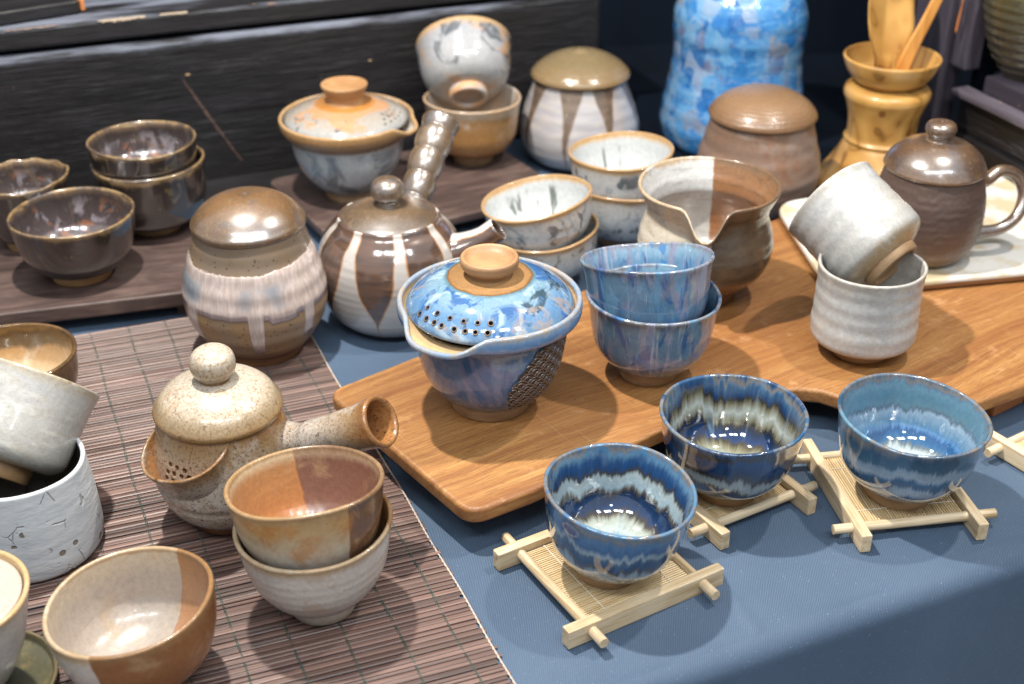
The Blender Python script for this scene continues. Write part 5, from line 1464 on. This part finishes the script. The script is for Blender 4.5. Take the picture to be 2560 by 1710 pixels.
# ---- turned wooden tool vase
def olive(name, axis=2):
    t = NT(name)
    P = t.tc()
    wp = t.noise(P, 22.0, 2.0)
    x = t.xyz(P)
    q = t.ma('ADD', t.ma('MULTIPLY', t.noise(t.mp(P, (13, 13, 7)), 1.0, 2.0, 0.45, 0.8), 5.0), t.ma('MULTIPLY', wp, 2.0))
    rg = t.ma('FRACT', q)
    rg = t.ma('ABSOLUTE', t.ma('SUBTRACT', rg, 0.5))
    col = t.ramp(rg, [(0.0, '#6d4a22'), (0.07, '#a5783c'), (0.5, '#bb9050')])
    big = t.noise(P, 14.0, 2.0)
    col = t.mix(t.mr(big, 0.4, 0.65, 0, 0.5), col, '#bf9656')
    for kx, ky, kz in ((-0.012, -0.035, 0.084), (0.018, -0.028, 0.062), (-0.020, -0.045, 0.022)):
        dx = t.ma('SUBTRACT', x[0], kx); dy = t.ma('SUBTRACT', x[1], ky); dz = t.ma('MULTIPLY', t.ma('SUBTRACT', x[2], kz), 0.75)
        dd = t.ma('SQRT', t.ma('ADD', t.ma('ADD', t.ma('MULTIPLY', dx, dx), t.ma('MULTIPLY', dy, dy)), t.ma('MULTIPLY', dz, dz)))
        dd = t.ma('ADD', dd, t.ma('MULTIPLY', t.ma('SUBTRACT', wp, 0.5), 0.006))
        rg2 = t.mr(t.ma('SINE', t.ma('MULTIPLY', dd, 2400.0)), 0.2, 1.0)
        fade = t.mr(dd, 0.003, 0.015, 0.7, 0.0)
        col = t.mix(t.ma('MULTIPLY', rg2, fade), col, '#7d5526')
        col = t.mix(t.mr(dd, 0.002, 0.0045, 0.85, 0.0), col, '#6b3f1c')
    return t.out(col, 0.35, t.bump(rg, 0.1, 0.0005), 0, 0.5, 0.2)
om = olive('olive_wood')
wv_ = thing('wooden_vase', 'turned yellow wooden vase with a funnel rim holding wooden tea tools', 'vase', (0.3553, 1.1913, 0.0029))
revolve('body', shell([(58, 0), (56, 6), (51, 14), (42, 28), (35.5, 41), (33.6, 45), (35.2, 47.5), (33.0, 50), (32.6, 58), (34.0, 72), (37.6, 84), (40.4, 91.5), (39.4, 97), (34, 100.2), (27, 101)], 6, 20, None, 100), om, wv_, 96, 0.008, 0, None, 151)
revolve('funnel_rim', shell([(22, 99.6), (27, 101.6), (34, 106.5), (40.5, 115), (44.4, 124.5), (45, 127)], 3, 104, None, 40), om, wv_, 96, 0.006, 0, None, 152)
def blade(name, path, widths, thick, curve, mat, label, cat):
    """a carved wooden tool: strip with hollowed cross-section swept along a path (mm)."""
    C = spline([tuple(p) + (w, c) for p, w, c in zip(path, widths, curve)], 46)
    V, F = [], []
    m = 13
    for k, row in enumerate(C):
        p, w, cv = Vector(row[:3]), row[3], row[4]
        T_ = Vector(C[min(k + 1, 45)][:3]) - Vector(C[max(k - 1, 0)][:3])
        T_.normalize()
        side = Vector((1, 0.35, 0)); side = (side - T_ * side.dot(T_)).normalized()
        nrm = side.cross(T_)
        if nrm.y > 0:
            nrm = -nrm
        ring = []
        for sgn in (0, 1):
            for j in range(m):
                s = -1 + 2 * j / (m - 1)
                if sgn:
                    s = -s
                dep = cv * w * (s * s)                 # the edges curl towards the viewer
                tt = -thick if sgn else 0.0
                tt *= (1 - 0.6 * abs(s) ** 4)
                V.append(tuple((p + side * (w * s) + nrm * (dep + tt)) / 1000))
        n_ = 2 * m
        if k:
            for j in range(n_):
                F.append(((k - 1) * n_ + j, (k - 1) * n_ + (j + 1) % n_, k * n_ + (j + 1) % n_, k * n_ + j))
    F.append(tuple(range(2 * m))); F.append(tuple(45 * 2 * m + q for q in range(2 * m))[::-1])
    o = link(name, mesh(name, V, F), mat)
    tag(o, label, cat, 'wooden tea tools')
    return o
dkw = olive('dark_olive_wood')
blade('tea_scoop', [(351, 1190, 98), (350, 1191, 120), (349, 1193, 134), (346, 1196, 150), (344, 1200, 170), (343, 1204, 195), (342, 1207, 215)], [10, 13, 17, 23, 24, 23, 18], 4, [0.1, 0.2, 0.5, 0.55, 0.5, 0.5, 0.5], om, 'broad hollowed wooden tea scoop standing in the wooden vase', 'scoop')
blade('tea_spatula', [(361, 1184, 100), (366, 1186, 122), (372, 1189, 138), (383, 1194, 162), (395, 1200, 190)], [6, 7, 6.5, 5.5, 5], 4.5, [0, 0, 0, 0, 0], wood('orange_stick_wood', '#a8682a', '#c98a44', '#d39a54', 2, 60, 10), 'slim orange wooden stick leaning right in the wooden vase', 'stick')
blade('tea_needle', [(358, 1187, 98), (359, 1187, 118), (359.5, 1188, 127), (360, 1189, 134)], [3.4, 4, 4.6, 2.5], 3, [0, 0, 0.2, 0.2], om, 'short pale wooden spoon between the scoop and the stick', 'spoon')

# ---- dark pot in the cabinet bay
gp = revolve('ribbed_pot', shell([(20, 0), (25, 6), (37, 24), (46, 48), (51, 72), (53, 86)], 4, 8, (0.6, 9, 8, 80), 70), glaze('olive_ribbed_glaze', [(0, '#3a3428'), (0.5, '#38332a'), (0.95, '#45422e'), (1.0, '#6a6844'), (1.1, '#4f482c'), (2.4, '#6b5c34')], amp=0.1, mott=[('#5f5a50', 50, 0.5, 0.66, 0.5)], rough=0.2, coat=0.3, seed=3), None, 80, 0.006, 0, None, 161)
gp.location = (0.483, 1.188, 0.1095)
tag(gp, 'dark olive ribbed pot inside the cabinet bay at the top right', 'pot')
